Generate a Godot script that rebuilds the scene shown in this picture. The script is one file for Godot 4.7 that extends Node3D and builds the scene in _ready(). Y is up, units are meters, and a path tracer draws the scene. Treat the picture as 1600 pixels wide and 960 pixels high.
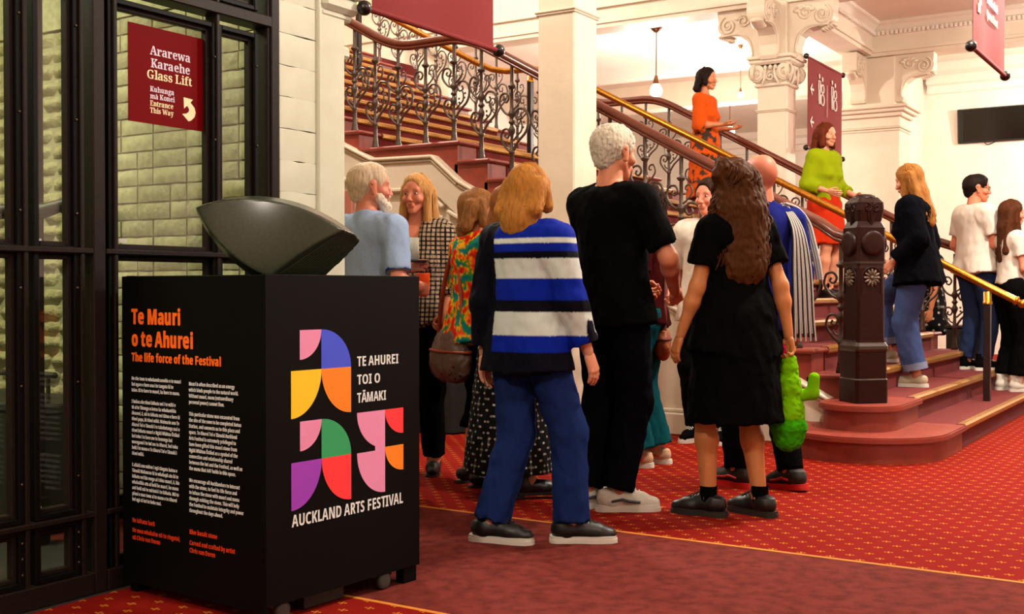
extends Node3D
# Foyer with a grand staircase. World axes follow the building: stairs climb towards -X, their width runs along Z.

const YAW := 0.568454
const EYE := 1.05
const FOCAL := 1800.0
const PITCH := -0.015554
var fwd: Vector3
var rgt: Vector3
var upv: Vector3
var used := {}
var mats := {}
var NZ := FastNoiseLite.new()

# ---------- picture to place ----------
func ray(px: float, py: float) -> Vector3:
	return fwd + rgt * ((px - 800.0) / FOCAL) - upv * ((py - 480.0) / FOCAL)

func on_y(px: float, py: float, h := 0.0) -> Vector3:
	var d := ray(px, py)
	return Vector3(0, EYE, 0) + d * ((h - EYE) / d.y)

func on_z(px: float, py: float, z: float) -> Vector3:
	var d := ray(px, py)
	return Vector3(0, EYE, 0) + d * (z / d.z)

func on_x(px: float, py: float, x: float) -> Vector3:
	var d := ray(px, py)
	return Vector3(0, EYE, 0) + d * (x / d.x)

# ---------- naming ----------
func numbered(called: String) -> String:
	if not used.has(called):
		used[called] = 0
		return called
	used[called] += 1
	return "%s_%03d" % [called, used[called]]

func thing(called: String, label: String, category: String, at := Vector3.ZERO, turn := 0.0, group := "") -> Node3D:
	var o := Node3D.new()
	o.name = numbered(called)
	add_child(o)
	o.position = at
	o.rotation.y = turn
	o.set_meta("label", label)
	o.set_meta("category", category)
	if group: o.set_meta("group", group)
	return o

func setting(called: String, at := Vector3.ZERO) -> Node3D:
	var o := Node3D.new()
	o.name = numbered(called)
	add_child(o)
	o.position = at
	o.set_meta("kind", "structure")
	return o

func part(parent: Node3D, called: String, mesh: Mesh, m: Material, at := Vector3.ZERO, turn := 0.0, label := "") -> MeshInstance3D:
	var o := MeshInstance3D.new()
	o.name = called
	o.mesh = mesh
	o.material_override = m
	o.cast_shadow = GeometryInstance3D.SHADOW_CASTING_SETTING_ON
	parent.add_child(o, true)
	o.position = at
	o.rotation.y = turn
	if label: o.set_meta("label", label)
	return o

# ---------- materials ----------
func mat(key: String, c: Color, rough := 0.7, metal := 0.0, spec := 0.5) -> StandardMaterial3D:
	if mats.has(key): return mats[key]
	var m := StandardMaterial3D.new()
	m.albedo_color = c
	m.roughness = rough
	m.metallic = metal
	m.metallic_specular = spec
	mats[key] = m
	return m

func noise_tex(freq: float, lo: Color, hi: Color, seed_: int, oct := 4, size := 512, kind := FastNoiseLite.TYPE_SIMPLEX_SMOOTH) -> NoiseTexture2D:
	var n := FastNoiseLite.new()
	n.seed = seed_
	n.frequency = freq
	n.fractal_octaves = oct
	n.noise_type = kind
	var t := NoiseTexture2D.new()
	t.width = size; t.height = size
	t.seamless = true
	t.noise = n
	var g := Gradient.new()
	g.set_color(0, lo); g.set_color(1, hi)
	t.color_ramp = g
	return t

func bump_tex(freq: float, seed_: int, strength := 4.0, oct := 4) -> NoiseTexture2D:
	var n := FastNoiseLite.new()
	n.seed = seed_
	n.frequency = freq
	n.fractal_octaves = oct
	var t := NoiseTexture2D.new()
	t.width = 512; t.height = 512
	t.seamless = true
	t.as_normal_map = true
	t.bump_strength = strength
	t.noise = n
	return t

func tri_mat(key: String, c: Color, tex: Texture2D, scale: Vector3, rough := 0.7, normal: Texture2D = null, nscale := 0.5, metal := 0.0) -> StandardMaterial3D:
	var m := mat(key, c, rough, metal)
	if tex: m.albedo_texture = tex
	if normal:
		m.normal_enabled = true
		m.normal_texture = normal
		m.normal_scale = nscale
	m.uv1_triplanar = true
	m.uv1_world_triplanar = true
	m.uv1_scale = scale
	return m

# ---------- mesh building ----------
class MB:
	var st := SurfaceTool.new()
	var uv := Vector2.ZERO
	func _init() -> void:
		st.begin(Mesh.PRIMITIVE_TRIANGLES)
		st.set_smooth_group(-1)
	func smooth(g: int) -> MB:
		st.set_smooth_group(g)
		return self
	func tri(a: Vector3, b: Vector3, c: Vector3) -> void:
		st.add_vertex(a); st.add_vertex(b); st.add_vertex(c)
	func quad(a: Vector3, b: Vector3, c: Vector3, d: Vector3) -> void:
		tri(a, b, c); tri(a, c, d)
	# face turned so that it looks towards n
	func face(p: Array, n: Vector3) -> void:
		var a: Vector3 = p[0]; var b: Vector3 = p[1]; var c: Vector3 = p[2]
		var flip := (c - a).cross(b - a).dot(n) < 0.0
		for i in range(1, p.size() - 1):
			if flip: tri(p[0], p[i + 1], p[i])
			else: tri(p[0], p[i], p[i + 1])
	func uvface(p: Array, u: Array, n: Vector3) -> void:
		var flip: bool = (p[2] - p[0]).cross(p[1] - p[0]).dot(n) < 0.0
		for i in range(1, p.size() - 1):
			for j in ([0, i + 1, i] if flip else [0, i, i + 1]):
				st.set_uv(u[j]); st.add_vertex(p[j])
	# box with chamfered edges
	func box(c: Vector3, s: Vector3, bev := 0.0, bas := Basis()) -> MB:
		st.set_smooth_group(-1)
		var h := s * 0.5
		var e := minf(bev, minf(h.x, minf(h.y, h.z)) * 0.9)
		if e <= 0.0:
			for ax in 3:
				for sg in [-1.0, 1.0]:
					var n := Vector3.ZERO; n[ax] = sg
					var u := Vector3.ZERO; u[(ax + 1) % 3] = h[(ax + 1) % 3]
					var v := Vector3.ZERO; v[(ax + 2) % 3] = h[(ax + 2) % 3]
					var o := n * h[ax]
					face([c + bas * (o - u - v), c + bas * (o + u - v), c + bas * (o + u + v), c + bas * (o - u + v)], bas * n)
			return self
		var k := h - Vector3(e, e, e)
		for ax in 3:
			for sg in [-1.0, 1.0]:
				var n := Vector3.ZERO; n[ax] = sg
				var u := Vector3.ZERO; u[(ax + 1) % 3] = k[(ax + 1) % 3]
				var v := Vector3.ZERO; v[(ax + 2) % 3] = k[(ax + 2) % 3]
				var o := n * h[ax]
				face([c + bas * (o - u - v), c + bas * (o + u - v), c + bas * (o + u + v), c + bas * (o - u + v)], bas * n)
		for ax in 3:
			var b1 := (ax + 1) % 3
			var b2 := (ax + 2) % 3
			for s1 in [-1.0, 1.0]:
				for s2 in [-1.0, 1.0]:
					var p1 := Vector3.ZERO; p1[b1] = s1 * h[b1]; p1[b2] = s2 * k[b2]
					var p2 := Vector3.ZERO; p2[b1] = s1 * k[b1]; p2[b2] = s2 * h[b2]
					var w := Vector3.ZERO; w[ax] = k[ax]
					var n := Vector3.ZERO; n[b1] = s1; n[b2] = s2
					face([c + bas * (p1 - w), c + bas * (p1 + w), c + bas * (p2 + w), c + bas * (p2 - w)], bas * n)
		for sx in [-1.0, 1.0]:
			for sy in [-1.0, 1.0]:
				for sz in [-1.0, 1.0]:
					var q := Vector3(sx, sy, sz)
					face([c + bas * (Vector3(h.x, k.y, k.z) * q), c + bas * (Vector3(k.x, h.y, k.z) * q), c + bas * (Vector3(k.x, k.y, h.z) * q)], bas * q)
		return self
	func span(a: Vector3, b: Vector3, bev := 0.0) -> MB:
		return box((a + b) * 0.5, (b - a).abs(), bev)
	# round tube along points; rad is a number or a list
	func tube(pts: Array, rad, seg := 8, caps := true, g := 1, flat := Vector3.ZERO, ff := 1.0) -> MB:
		st.set_smooth_group(g)
		var n := pts.size()
		var rings := []
		var t0: Vector3 = (pts[1] - pts[0]).normalized()
		var side := t0.cross(Vector3.UP)
		if flat != Vector3.ZERO: side = flat
		if side.length() < 0.05: side = t0.cross(Vector3.RIGHT)
		side = (side - t0 * side.dot(t0)).normalized()
		for i in n:
			var t: Vector3 = (pts[mini(i + 1, n - 1)] - pts[maxi(i - 1, 0)]).normalized()
			side = (side - t * side.dot(t)).normalized()
			var w := t.cross(side)
			var r: float = rad[i] if rad is Array else rad
			var ring := []
			for k in seg:
				var a := TAU * k / seg
				ring.append(pts[i] + side * (cos(a) * r * ff) + w * (sin(a) * r))
			rings.append(ring)
		for i in n - 1:
			for k in seg:
				var k2 := (k + 1) % seg
				quad(rings[i][k], rings[i + 1][k], rings[i + 1][k2], rings[i][k2])
		if caps:
			st.set_smooth_group(-1)
			for k in range(1, seg - 1):
				tri(rings[0][0], rings[0][k], rings[0][k + 1])
				tri(rings[n - 1][0], rings[n - 1][k + 1], rings[n - 1][k])
		return self
	# profile (radius, height) turned round the local y axis
	func lathe(prof: Array, seg := 16, xf := Transform3D(), g := 2, sq := Vector2.ONE) -> MB:
		for i in prof.size() - 1:
			st.set_smooth_group(g + (i if g < 0 else 0))
			for k in seg:
				var a := TAU * k / seg
				var b := TAU * (k + 1) / seg
				var p: Vector2 = prof[i]
				var q: Vector2 = prof[i + 1]
				var v1 := xf * Vector3(p.x * cos(a) * sq.x, p.y, p.x * sin(a) * sq.y)
				var v2 := xf * Vector3(q.x * cos(a) * sq.x, q.y, q.x * sin(a) * sq.y)
				var v3 := xf * Vector3(q.x * cos(b) * sq.x, q.y, q.x * sin(b) * sq.y)
				var v4 := xf * Vector3(p.x * cos(b) * sq.x, p.y, p.x * sin(b) * sq.y)
				if q.x > 0.00001: tri(v1, v3, v2)
				if p.x > 0.00001: tri(v1, v4, v3)
		return self
	# polygon in the local xy plane pushed from z0 to z1
	func prism(poly: PackedVector2Array, z0: float, z1: float, xf := Transform3D(), g := -1) -> MB:
		if not Geometry2D.is_polygon_clockwise(poly): poly.reverse()
		var idx := Geometry2D.triangulate_polygon(poly)
		var nz := xf.basis.z
		st.set_smooth_group(-1)
		for i in range(0, idx.size(), 3):
			var a := poly[idx[i]]; var b := poly[idx[i + 1]]; var c := poly[idx[i + 2]]
			face([xf * Vector3(a.x, a.y, z1), xf * Vector3(b.x, b.y, z1), xf * Vector3(c.x, c.y, z1)], nz)
			face([xf * Vector3(a.x, a.y, z0), xf * Vector3(b.x, b.y, z0), xf * Vector3(c.x, c.y, z0)], -nz)
		st.set_smooth_group(g)
		var n := poly.size()
		for i in n:
			var a := poly[i]; var b := poly[(i + 1) % n]
			var nn := Vector2(a.y - b.y, b.x - a.x)
			face([xf * Vector3(a.x, a.y, z0), xf * Vector3(b.x, b.y, z0), xf * Vector3(b.x, b.y, z1), xf * Vector3(a.x, a.y, z1)], xf.basis * Vector3(nn.x, nn.y, 0))
		return self
	func ball(c: Vector3, r: Vector3, seg := 12, rings := 8, g := 3) -> MB:
		var prof := []
		for i in rings + 1:
			var a := PI * i / rings
			prof.append(Vector2(sin(a), -cos(a)))
		prof[0].x = 0.0; prof[rings].x = 0.0
		return lathe(prof, seg, Transform3D(Basis.from_scale(r), c), g)
	func done() -> ArrayMesh:
		st.generate_normals()
		return st.commit()

func smooth_path(p: Array, n := 6) -> Array:
	var o := []
	for i in p.size() - 1:
		var a: Vector3 = p[maxi(i - 1, 0)]
		var d: Vector3 = p[mini(i + 2, p.size() - 1)]
		for k in n:
			o.append((p[i] as Vector3).cubic_interpolate(p[i + 1], a, d, float(k) / n))
	o.append(p[p.size() - 1])
	return o

# spiral in the local xy plane, from outside to inside
func spiral(c: Vector2, r0: float, r1: float, a0: float, turns: float, n := 18) -> Array:
	var o := []
	for i in n + 1:
		var t := float(i) / n
		var a := a0 + TAU * turns * t
		var r := lerpf(r0, r1, pow(t, 0.8))
		o.append(Vector3(c.x + cos(a) * r, c.y + sin(a) * r, 0))
	return o

var fonts := {}
func font(serif: bool, weight := 700, embolden := 0.0) -> Font:
	var key := [serif, weight, embolden]
	if fonts.has(key): return fonts[key]
	var f := SystemFont.new()
	f.font_names = PackedStringArray(["Droid Serif" if serif else "Droid Sans"])
	f.font_weight = weight
	var r: Font = f
	if embolden > 0.0:
		var v := FontVariation.new()
		v.base_font = f
		v.variation_embolden = embolden
		r = v
	fonts[key] = r
	return r

# lettering: cap height in metres, left edge at xf.origin on the base line; fat thickens the strokes
func lettering(parent: Node3D, words: String, cap: float, sx: float, m: Material, xf: Transform3D, f: Font, _align := HORIZONTAL_ALIGNMENT_LEFT, width := 0.0, fat := 0.0) -> MeshInstance3D:
	var t := TextMesh.new()
	t.font = f
	t.text = words
	t.font_size = 32
	t.pixel_size = 0.01
	t.depth = 0.01
	t.curve_step = 2.0
	t.horizontal_alignment = HORIZONTAL_ALIGNMENT_LEFT
	t.vertical_alignment = VERTICAL_ALIGNMENT_BOTTOM
	var k := cap / (32 * 0.01 * 0.714)
	var a := t.get_aabb()
	var ax := k * sx
	if width > 0.0: ax = width / a.size.x
	var mesh: Mesh = t
	if fat > 0.0:
		var st := SurfaceTool.new()
		for i in 5:
			var o := Vector3(cos(i * 1.2566) * fat / ax, sin(i * 1.2566) * fat / k, 0.0004 * i)
			st.append_from(t, 0, Transform3D(Basis(), o))
		mesh = st.commit()
	var o2 := part(parent, "lettering", mesh, m)
	o2.transform = xf * Transform3D(Basis.from_scale(Vector3(ax, k, 0.08)), Vector3(0, -f.get_descent(32) * 0.01 * k, 0))
	return o2

# ---------- light ----------
const WARM := Color(1.0, 0.95, 0.89)

func set_light() -> void:
	var cam := Camera3D.new()
	cam.name = "camera"
	add_child(cam)
	cam.fov = rad_to_deg(2.0 * atan(480.0 / FOCAL))
	cam.near = 0.05
	cam.far = 80.0
	cam.rotation_order = EULER_ORDER_YXZ
	cam.position = Vector3(0, EYE, 0)
	cam.rotation = Vector3(PITCH, YAW, 0)
	cam.current = true
	fwd = -cam.transform.basis.z
	rgt = cam.transform.basis.x
	upv = cam.transform.basis.y
	var env := Environment.new()
	env.background_mode = Environment.BG_COLOR
	env.background_color = Color(0.02, 0.018, 0.015)
	env.ambient_light_source = Environment.AMBIENT_SOURCE_DISABLED
	env.tonemap_mode = Environment.TONE_MAPPER_LINEAR
	env.tonemap_exposure = 1.55
	env.sdfgi_enabled = true
	env.ssao_enabled = true
	env.ssil_enabled = true
	var we := WorldEnvironment.new()
	we.name = "environment"
	we.environment = env
	add_child(we)

func pendant(at: Vector3, ceiling_y: float, energy: float, r: float, label: String) -> void:
	var t := thing("pendant_lamp", label, "lamp", Vector3(at.x, at.y, at.z), 0.0, "pendant lamps of the hall")
	var brass := mat("lamp_metal", Color(0.42, 0.28, 0.16), 0.35, 0.8)
	var drop := ceiling_y - at.y
	var k := r / 0.1
	part(t, "ceiling_rose", MB.new().lathe([Vector2(0.0, drop - 0.07), Vector2(0.03 * k, drop - 0.07), Vector2(0.07 * k, drop - 0.03), Vector2(0.09 * k, drop), Vector2(0, drop)], 16).done(), brass)
	part(t, "chain", MB.new().tube([Vector3(0, drop - 0.06, 0), Vector3(0, 0.2 * k, 0)], 0.008 * k, 6).done(), brass)
	part(t, "holder", MB.new().lathe([Vector2(0.0, 0.22 * k), Vector2(0.02 * k, 0.2 * k), Vector2(0.045 * k, 0.1 * k), Vector2(0.05 * k, 0.07 * k), Vector2(0, 0.07 * k)], 12).done(), brass)
	var glow := mat("lamp_glow", Color(1, 0.95, 0.85), 0.4)
	glow.emission_enabled = true
	glow.emission = Color(1.0, 0.9, 0.75)
	glow.emission_energy_multiplier = 6.0
	part(t, "glass_shade", MB.new().lathe([Vector2(0.0, -0.1 * k), Vector2(0.05 * k, -0.09 * k), Vector2(0.085 * k, -0.05 * k), Vector2(0.09 * k, 0.0), Vector2(0.07 * k, 0.05 * k), Vector2(0.04 * k, 0.09 * k), Vector2(0.0, 0.09 * k)], 16).done(), glow)
	var l := OmniLight3D.new()
	l.name = "lamp_light"
	t.add_child(l, true)
	l.position = Vector3(0, -0.13 * k, 0)
	l.light_color = WARM
	l.light_energy = energy
	l.light_size = 0.1
	l.omni_range = 40.0
	l.omni_attenuation = 2.0
	l.shadow_enabled = true

func lamps() -> void:
	pendant(Vector3(-7.08, 3.87, -14.87), 4.75, 8.5, 0.1, "glowing pendant lamp on a chain above the dark far handrail")
	pendant(Vector3(-7.87, 3.89, -19.59), 4.75, 8.5, 0.1, "glowing pendant lamp hanging just beside the capital of the Ionic column")
	var c := on_z(1157, 148, -16.6)
	pendant(c, 4.75, 4.0, 0.05, "tiny pendant lamp deep in the hall beside the Ionic column")
	pendant(Vector3(0.2, 4.05, -15.0), 4.75, 7.5, 0.1, "pendant lamp of the back hall above the wall screen side")
	pendant(Vector3(-1.5, 3.9, -18.0), 4.75, 7.5, 0.1, "pendant lamp before the wall with the black screen")
	pendant(Vector3(-0.4, 3.9, -9.0), 4.75, 12.0, 0.1, "pendant lamp above the foot of the stairs")
	pendant(Vector3(-0.9, 3.9, -6.2), 4.75, 9.0, 0.1, "pendant lamp above the starred red carpet")
	pendant(Vector3(1.6, 3.9, -2.4), 4.75, 4.0, 0.1, "pendant lamp above the entrance side of the foyer")
	pendant(Vector3(-1.5, 3.9, 0.8), 4.75, 7.0, 0.1, "pendant lamp of the entrance lobby facing the plinth")
	pendant(Vector3(-8.6, 5.6, -9.6), 7.4, 14.0, 0.1, "pendant lamp high above the upper flight")
	pendant(Vector3(-5.6, 5.2, -5.6), 7.4, 8.0, 0.1, "pendant lamp in the stair void by the cream pillar")
	# fluorescent batten in the lift lobby
	var t := thing("ceiling_batten", "fluorescent batten light on the lift lobby ceiling", "lamp", Vector3(-4.7, 3.12, -1.9))
	var tube := mat("tube_glow", Color(0.95, 1.0, 0.9), 0.4)
	tube.emission_enabled = true
	tube.emission = Color(0.9, 1.0, 0.78)
	tube.emission_energy_multiplier = 3.0
	part(t, "tube", MB.new().tube([Vector3(-0.6, 0, 0), Vector3(0.6, 0, 0)], 0.02, 8).done(), tube)
	part(t, "tray", MB.new().span(Vector3(-0.65, 0.03, -0.05), Vector3(0.65, 0.08, 0.05), 0.005).done(), mat("tray", Color(0.8, 0.8, 0.75), 0.5))
	var a := AreaLight3D.new()
	a.name = "lamp_light"
	t.add_child(a, true)
	a.position = Vector3(0, -0.03, 0)
	a.rotation.x = -PI / 2
	a.area_size = Vector2(1.2, 0.06)
	a.light_color = Color(0.97, 1.0, 0.80)
	a.light_energy = 5.5
	a.shadow_enabled = true

# ---------- surfaces ----------
func carpet_image() -> ImageTexture:
	var n := 1024
	var im := Image.create(n, n, false, Image.FORMAT_RGB8)
	var rnd := RandomNumberGenerator.new()
	rnd.seed = 7
	var ns := FastNoiseLite.new()
	ns.seed = 3; ns.frequency = 0.02
	for y in n:
		for x in n:
			var v := 0.92 + rnd.randf() * 0.16 + ns.get_noise_2d(x, y) * 0.03
			im.set_pixel(x, y, Color(0.46 * v, 0.056 * v, 0.022 * v))
	# 4 by 4 cells, each with two small crosses of yellow tufts
	var cell := n / 4
	for cy in 4:
		for cx in 4:
			for k in 2:
				var ox := int((cx + 0.25 + 0.5 * k) * cell)
				var oy := int((cy + 0.25 + 0.5 * k) * cell)
				for q in [[-26, 6, 14, 9], [26, -6, 14, 9], [-6, -17, 9, 12], [6, 17, 9, 12], [0, 0, 10, 8]]:
					for yy in range(-q[3], q[3] + 1):
						for xx in range(-q[2], q[2] + 1):
							if absf(float(xx) / q[2]) + absf(float(yy) / q[3]) * 0.8 < 1.15:
								var v2 := 0.85 + rnd.randf() * 0.3
								im.set_pixel(posmod(ox + q[0] + xx, n), posmod(oy + q[1] + yy, n), Color(0.68 * v2, 0.44 * v2, 0.11 * v2))
	im.generate_mipmaps()
	return ImageTexture.create_from_image(im)

func plane_uv(x0: float, x1: float, z0: float, z1: float, y: float, ux: float, uz: float) -> ArrayMesh:
	var b := MB.new()
	var p := [Vector3(x0, y, z0), Vector3(x1, y, z0), Vector3(x1, y, z1), Vector3(x0, y, z1)]
	var u := []
	for v in p: u.append(Vector2(v.x / ux, v.z / uz))
	b.uvface(p, u, Vector3.UP)
	return b.done()

func make_floor() -> void:
	var fl := setting("floor")
	part(fl, "floor_slab", MB.new().span(Vector3(-12.5, -0.2, 5.0), Vector3(6.5, -0.012, -26.5)).done(), mat("slab", Color(0.35, 0.3, 0.27), 0.9))
	var starred := mat("starred_carpet", Color(1, 1, 1), 0.95, 0.0, 0.2)
	starred.albedo_texture = carpet_image()
	part(fl, "starred_carpet", plane_uv(-12.5, 6.5, -26.5, -4.45, 0.0, 0.468, 0.515), starred, Vector3.ZERO, 0.0, "red carpet with small yellow woven stars")
	part(fl, "starred_carpet", plane_uv(-3.31, 6.5, -2.995, 5.0, 0.0, 0.468, 0.515), starred, Vector3.ZERO, 0.0, "red carpet with small yellow woven stars")
	var plain := mat("plain_carpet", Color(0.40, 0.155, 0.13), 0.95, 0.0, 0.2)
	plain.albedo_texture = noise_tex(0.02, Color(0.75, 0.72, 0.72), Color(1.1, 1.1, 1.1), 5, 5)
	part(fl, "plain_carpet", plane_uv(-12.5, 6.5, -4.43, -3.01, 0.0, 0.9, 0.9), plain, Vector3.ZERO, 0.0, "plain faded maroon carpet border")
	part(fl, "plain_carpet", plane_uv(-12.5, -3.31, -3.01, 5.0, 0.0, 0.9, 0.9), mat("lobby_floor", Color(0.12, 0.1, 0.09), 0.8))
	var line := mat("line_carpet", Color(0.75, 0.45, 0.08), 0.9)
	part(fl, "border_line", MB.new().span(Vector3(-12.5, -0.01, -4.452), Vector3(6.5, 0.001, -4.43)).done(), line, Vector3.ZERO, 0.0, "thin yellow line woven into the carpet")
	part(fl, "border_line", MB.new().span(Vector3(-3.31, -0.01, -3.012), Vector3(6.5, 0.001, -2.992)).done(), line, Vector3.ZERO, 0.0, "thin yellow line woven into the carpet")

func cream() -> StandardMaterial3D:
	return tri_mat("cream_paint", Color(0.83, 0.77, 0.69), noise_tex(0.008, Color(0.95, 0.94, 0.93), Color(1, 1, 1), 11), Vector3(0.4, 0.4, 0.4), 0.55, bump_tex(0.03, 12, 2.0), 0.15)

func white_paint() -> StandardMaterial3D:
	return tri_mat("white_paint", Color(0.91, 0.87, 0.82), noise_tex(0.008, Color(0.96, 0.96, 0.95), Color(1, 1, 1), 13), Vector3(0.3, 0.3, 0.3), 0.6)

# straight run of moulding along X or Z: profile points (out, up), out is along n
func moulding(b: MB, a: Vector3, c: Vector3, n: Vector3, prof: Array) -> void:
	b.smooth(-1)
	for i in prof.size() - 1:
		var p: Vector2 = prof[i]
		var q: Vector2 = prof[i + 1]
		var u := n * p.x + Vector3.UP * p.y
		var v := n * q.x + Vector3.UP * q.y
		var d := v - u
		var nn := (c - a).cross(d)
		if nn.dot(n + Vector3.DOWN * 0.3) < 0.0: nn = -nn
		b.face([a + u, c + u, c + v, a + v], nn)
	for e in [[a, (a - c)], [c, (c - a)]]:
		var pts := []
		for p in prof: pts.append(e[0] + n * p.x + Vector3.UP * p.y)
		pts.append(e[0] + n * 0.0 + Vector3.UP * prof[prof.size() - 1].y)
		b.face(pts, e[1])

# square collar of moulding round a pillar
func collar(b: MB, x0: float, x1: float, z0: float, z1: float, y: float, rings: Array) -> void:
	for r in rings:
		b.box(Vector3((x0 + x1) / 2, y + (r[1] + r[2]) / 2, (z0 + z1) / 2), Vector3(absf(x1 - x0) + 2 * r[0], r[2] - r[1], absf(z1 - z0) + 2 * r[0]), minf(0.012, (r[2] - r[1]) * 0.35))

func console_bracket(L: float, H: float, D: float) -> ArrayMesh:
	var b := MB.new()
	var poly := PackedVector2Array([Vector2(0, 0), Vector2(L, 0), Vector2(L, -0.05)])
	for i in 9:
		var a := lerpf(0.35, -1.9, i / 8.0)
		poly.append(Vector2(L - 0.13 + cos(a) * 0.13, -0.17 + sin(a) * 0.13))
	poly.append_array(PackedVector2Array([Vector2(L * 0.45, -0.31), Vector2(L * 0.28, -0.38), Vector2(L * 0.2, -0.48), Vector2(L * 0.19, -H + 0.08), Vector2(L * 0.24, -H + 0.04), Vector2(L * 0.2, -H), Vector2(0, -H)]))
	b.prism(poly, -D / 2, D / 2)
	for s in [-1.0, 1.0]:
		var z: float = s * (D / 2 + 0.004)
		var off := func(p: Array) -> Array: return p.map(func(v): return Vector3(v.x, v.y, z))
		b.tube(off.call(spiral(Vector2(L - 0.13, -0.17), 0.115, 0.02, 1.2, -1.9, 26)), 0.014, 6)
		b.ball(Vector3(L - 0.13, -0.17, z), Vector3(0.028, 0.028, 0.02), 8, 6)
		b.tube(off.call(spiral(Vector2(L * 0.38, -0.13), 0.08, 0.02, 2.6, 1.4, 18)), 0.013, 6)
		for k in 5:
			var a2 := 2.6 - k * 0.5
			b.ball(Vector3(L * 0.36 + cos(a2) * 0.10, -0.14 + sin(a2) * 0.08, z), Vector3(0.045, 0.026, 0.02), 8, 5)
		b.tube(off.call(smooth_path([Vector3(L * 0.9, -0.29, 0), Vector3(L * 0.5, -0.28, 0), Vector3(L * 0.25, -0.36, 0), Vector3(L * 0.17, -0.5, 0), Vector3(L * 0.18, -H + 0.07, 0)], 4)), 0.012, 6)
	for k in 5:
		b.ball(Vector3(L - 0.02 - k * 0.028, -0.28 - 0.012 * k, 0), Vector3(0.04, 0.03, D * 0.42), 8, 6)
	return b.done()

func ionic_capital() -> ArrayMesh:
	# centre of the shaft at the origin, y from 0 to 0.35; shaft half width 0.172
	var b := MB.new()
	b.box(Vector3(0, 0.02, 0), Vector3(0.40, 0.04, 0.40), 0.012)
	b.box(Vector3(0, 0.14, 0), Vector3(0.38, 0.20, 0.38), 0.02)
	b.box(Vector3(0, 0.285, 0), Vector3(0.50, 0.05, 0.50), 0.015)
	b.box(Vector3(0, 0.33, 0), Vector3(0.54, 0.04, 0.54), 0.01)
	for q in 4:
		var bas := Basis(Vector3.UP, q * PI / 2)
		var z := 0.215
		for s in [-1.0, 1.0]:
			var sp := spiral(Vector2(s * 0.17, 0.16), 0.105, 0.015, PI / 2, -1.9 * s, 28)
			b.tube(sp.map(func(v): return bas * Vector3(v.x, v.y, z)), 0.016, 6)
			b.ball(bas * Vector3(s * 0.17, 0.16, z), Vector3(0.03, 0.03, 0.03), 8, 6)
			b.lathe([Vector2(0, 0.0), Vector2(0.1, 0.0), Vector2(0.1, 0.03), Vector2(0, 0.03)], 16, Transform3D(bas * Basis(Vector3.RIGHT, PI / 2), bas * Vector3(s * 0.17, 0.16, z - 0.03)), -1)
			# small acanthus leaf below the volute
			b.tube([bas * Vector3(s * 0.10, 0.02, z), bas * Vector3(s * 0.06, 0.10, z + 0.01), bas * Vector3(s * 0.05, 0.2, z + 0.02)], [0.008, 0.02, 0.008], 6)
		b.tube([bas * Vector3(-0.17, 0.262, z), bas * Vector3(0.17, 0.262, z)], 0.014, 6)
		for k in 3:
			b.ball(bas * Vector3((k - 1) * 0.06, 0.215, z), Vector3(0.022, 0.03, 0.022), 8, 6)
		b.tube(spiral(Vector2(0, 0.11), 0.055, 0.012, PI / 2, 1.3, 16).map(func(v): return bas * Vector3(v.x, v.y, z)), 0.012, 6)
	return b.done()

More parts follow.
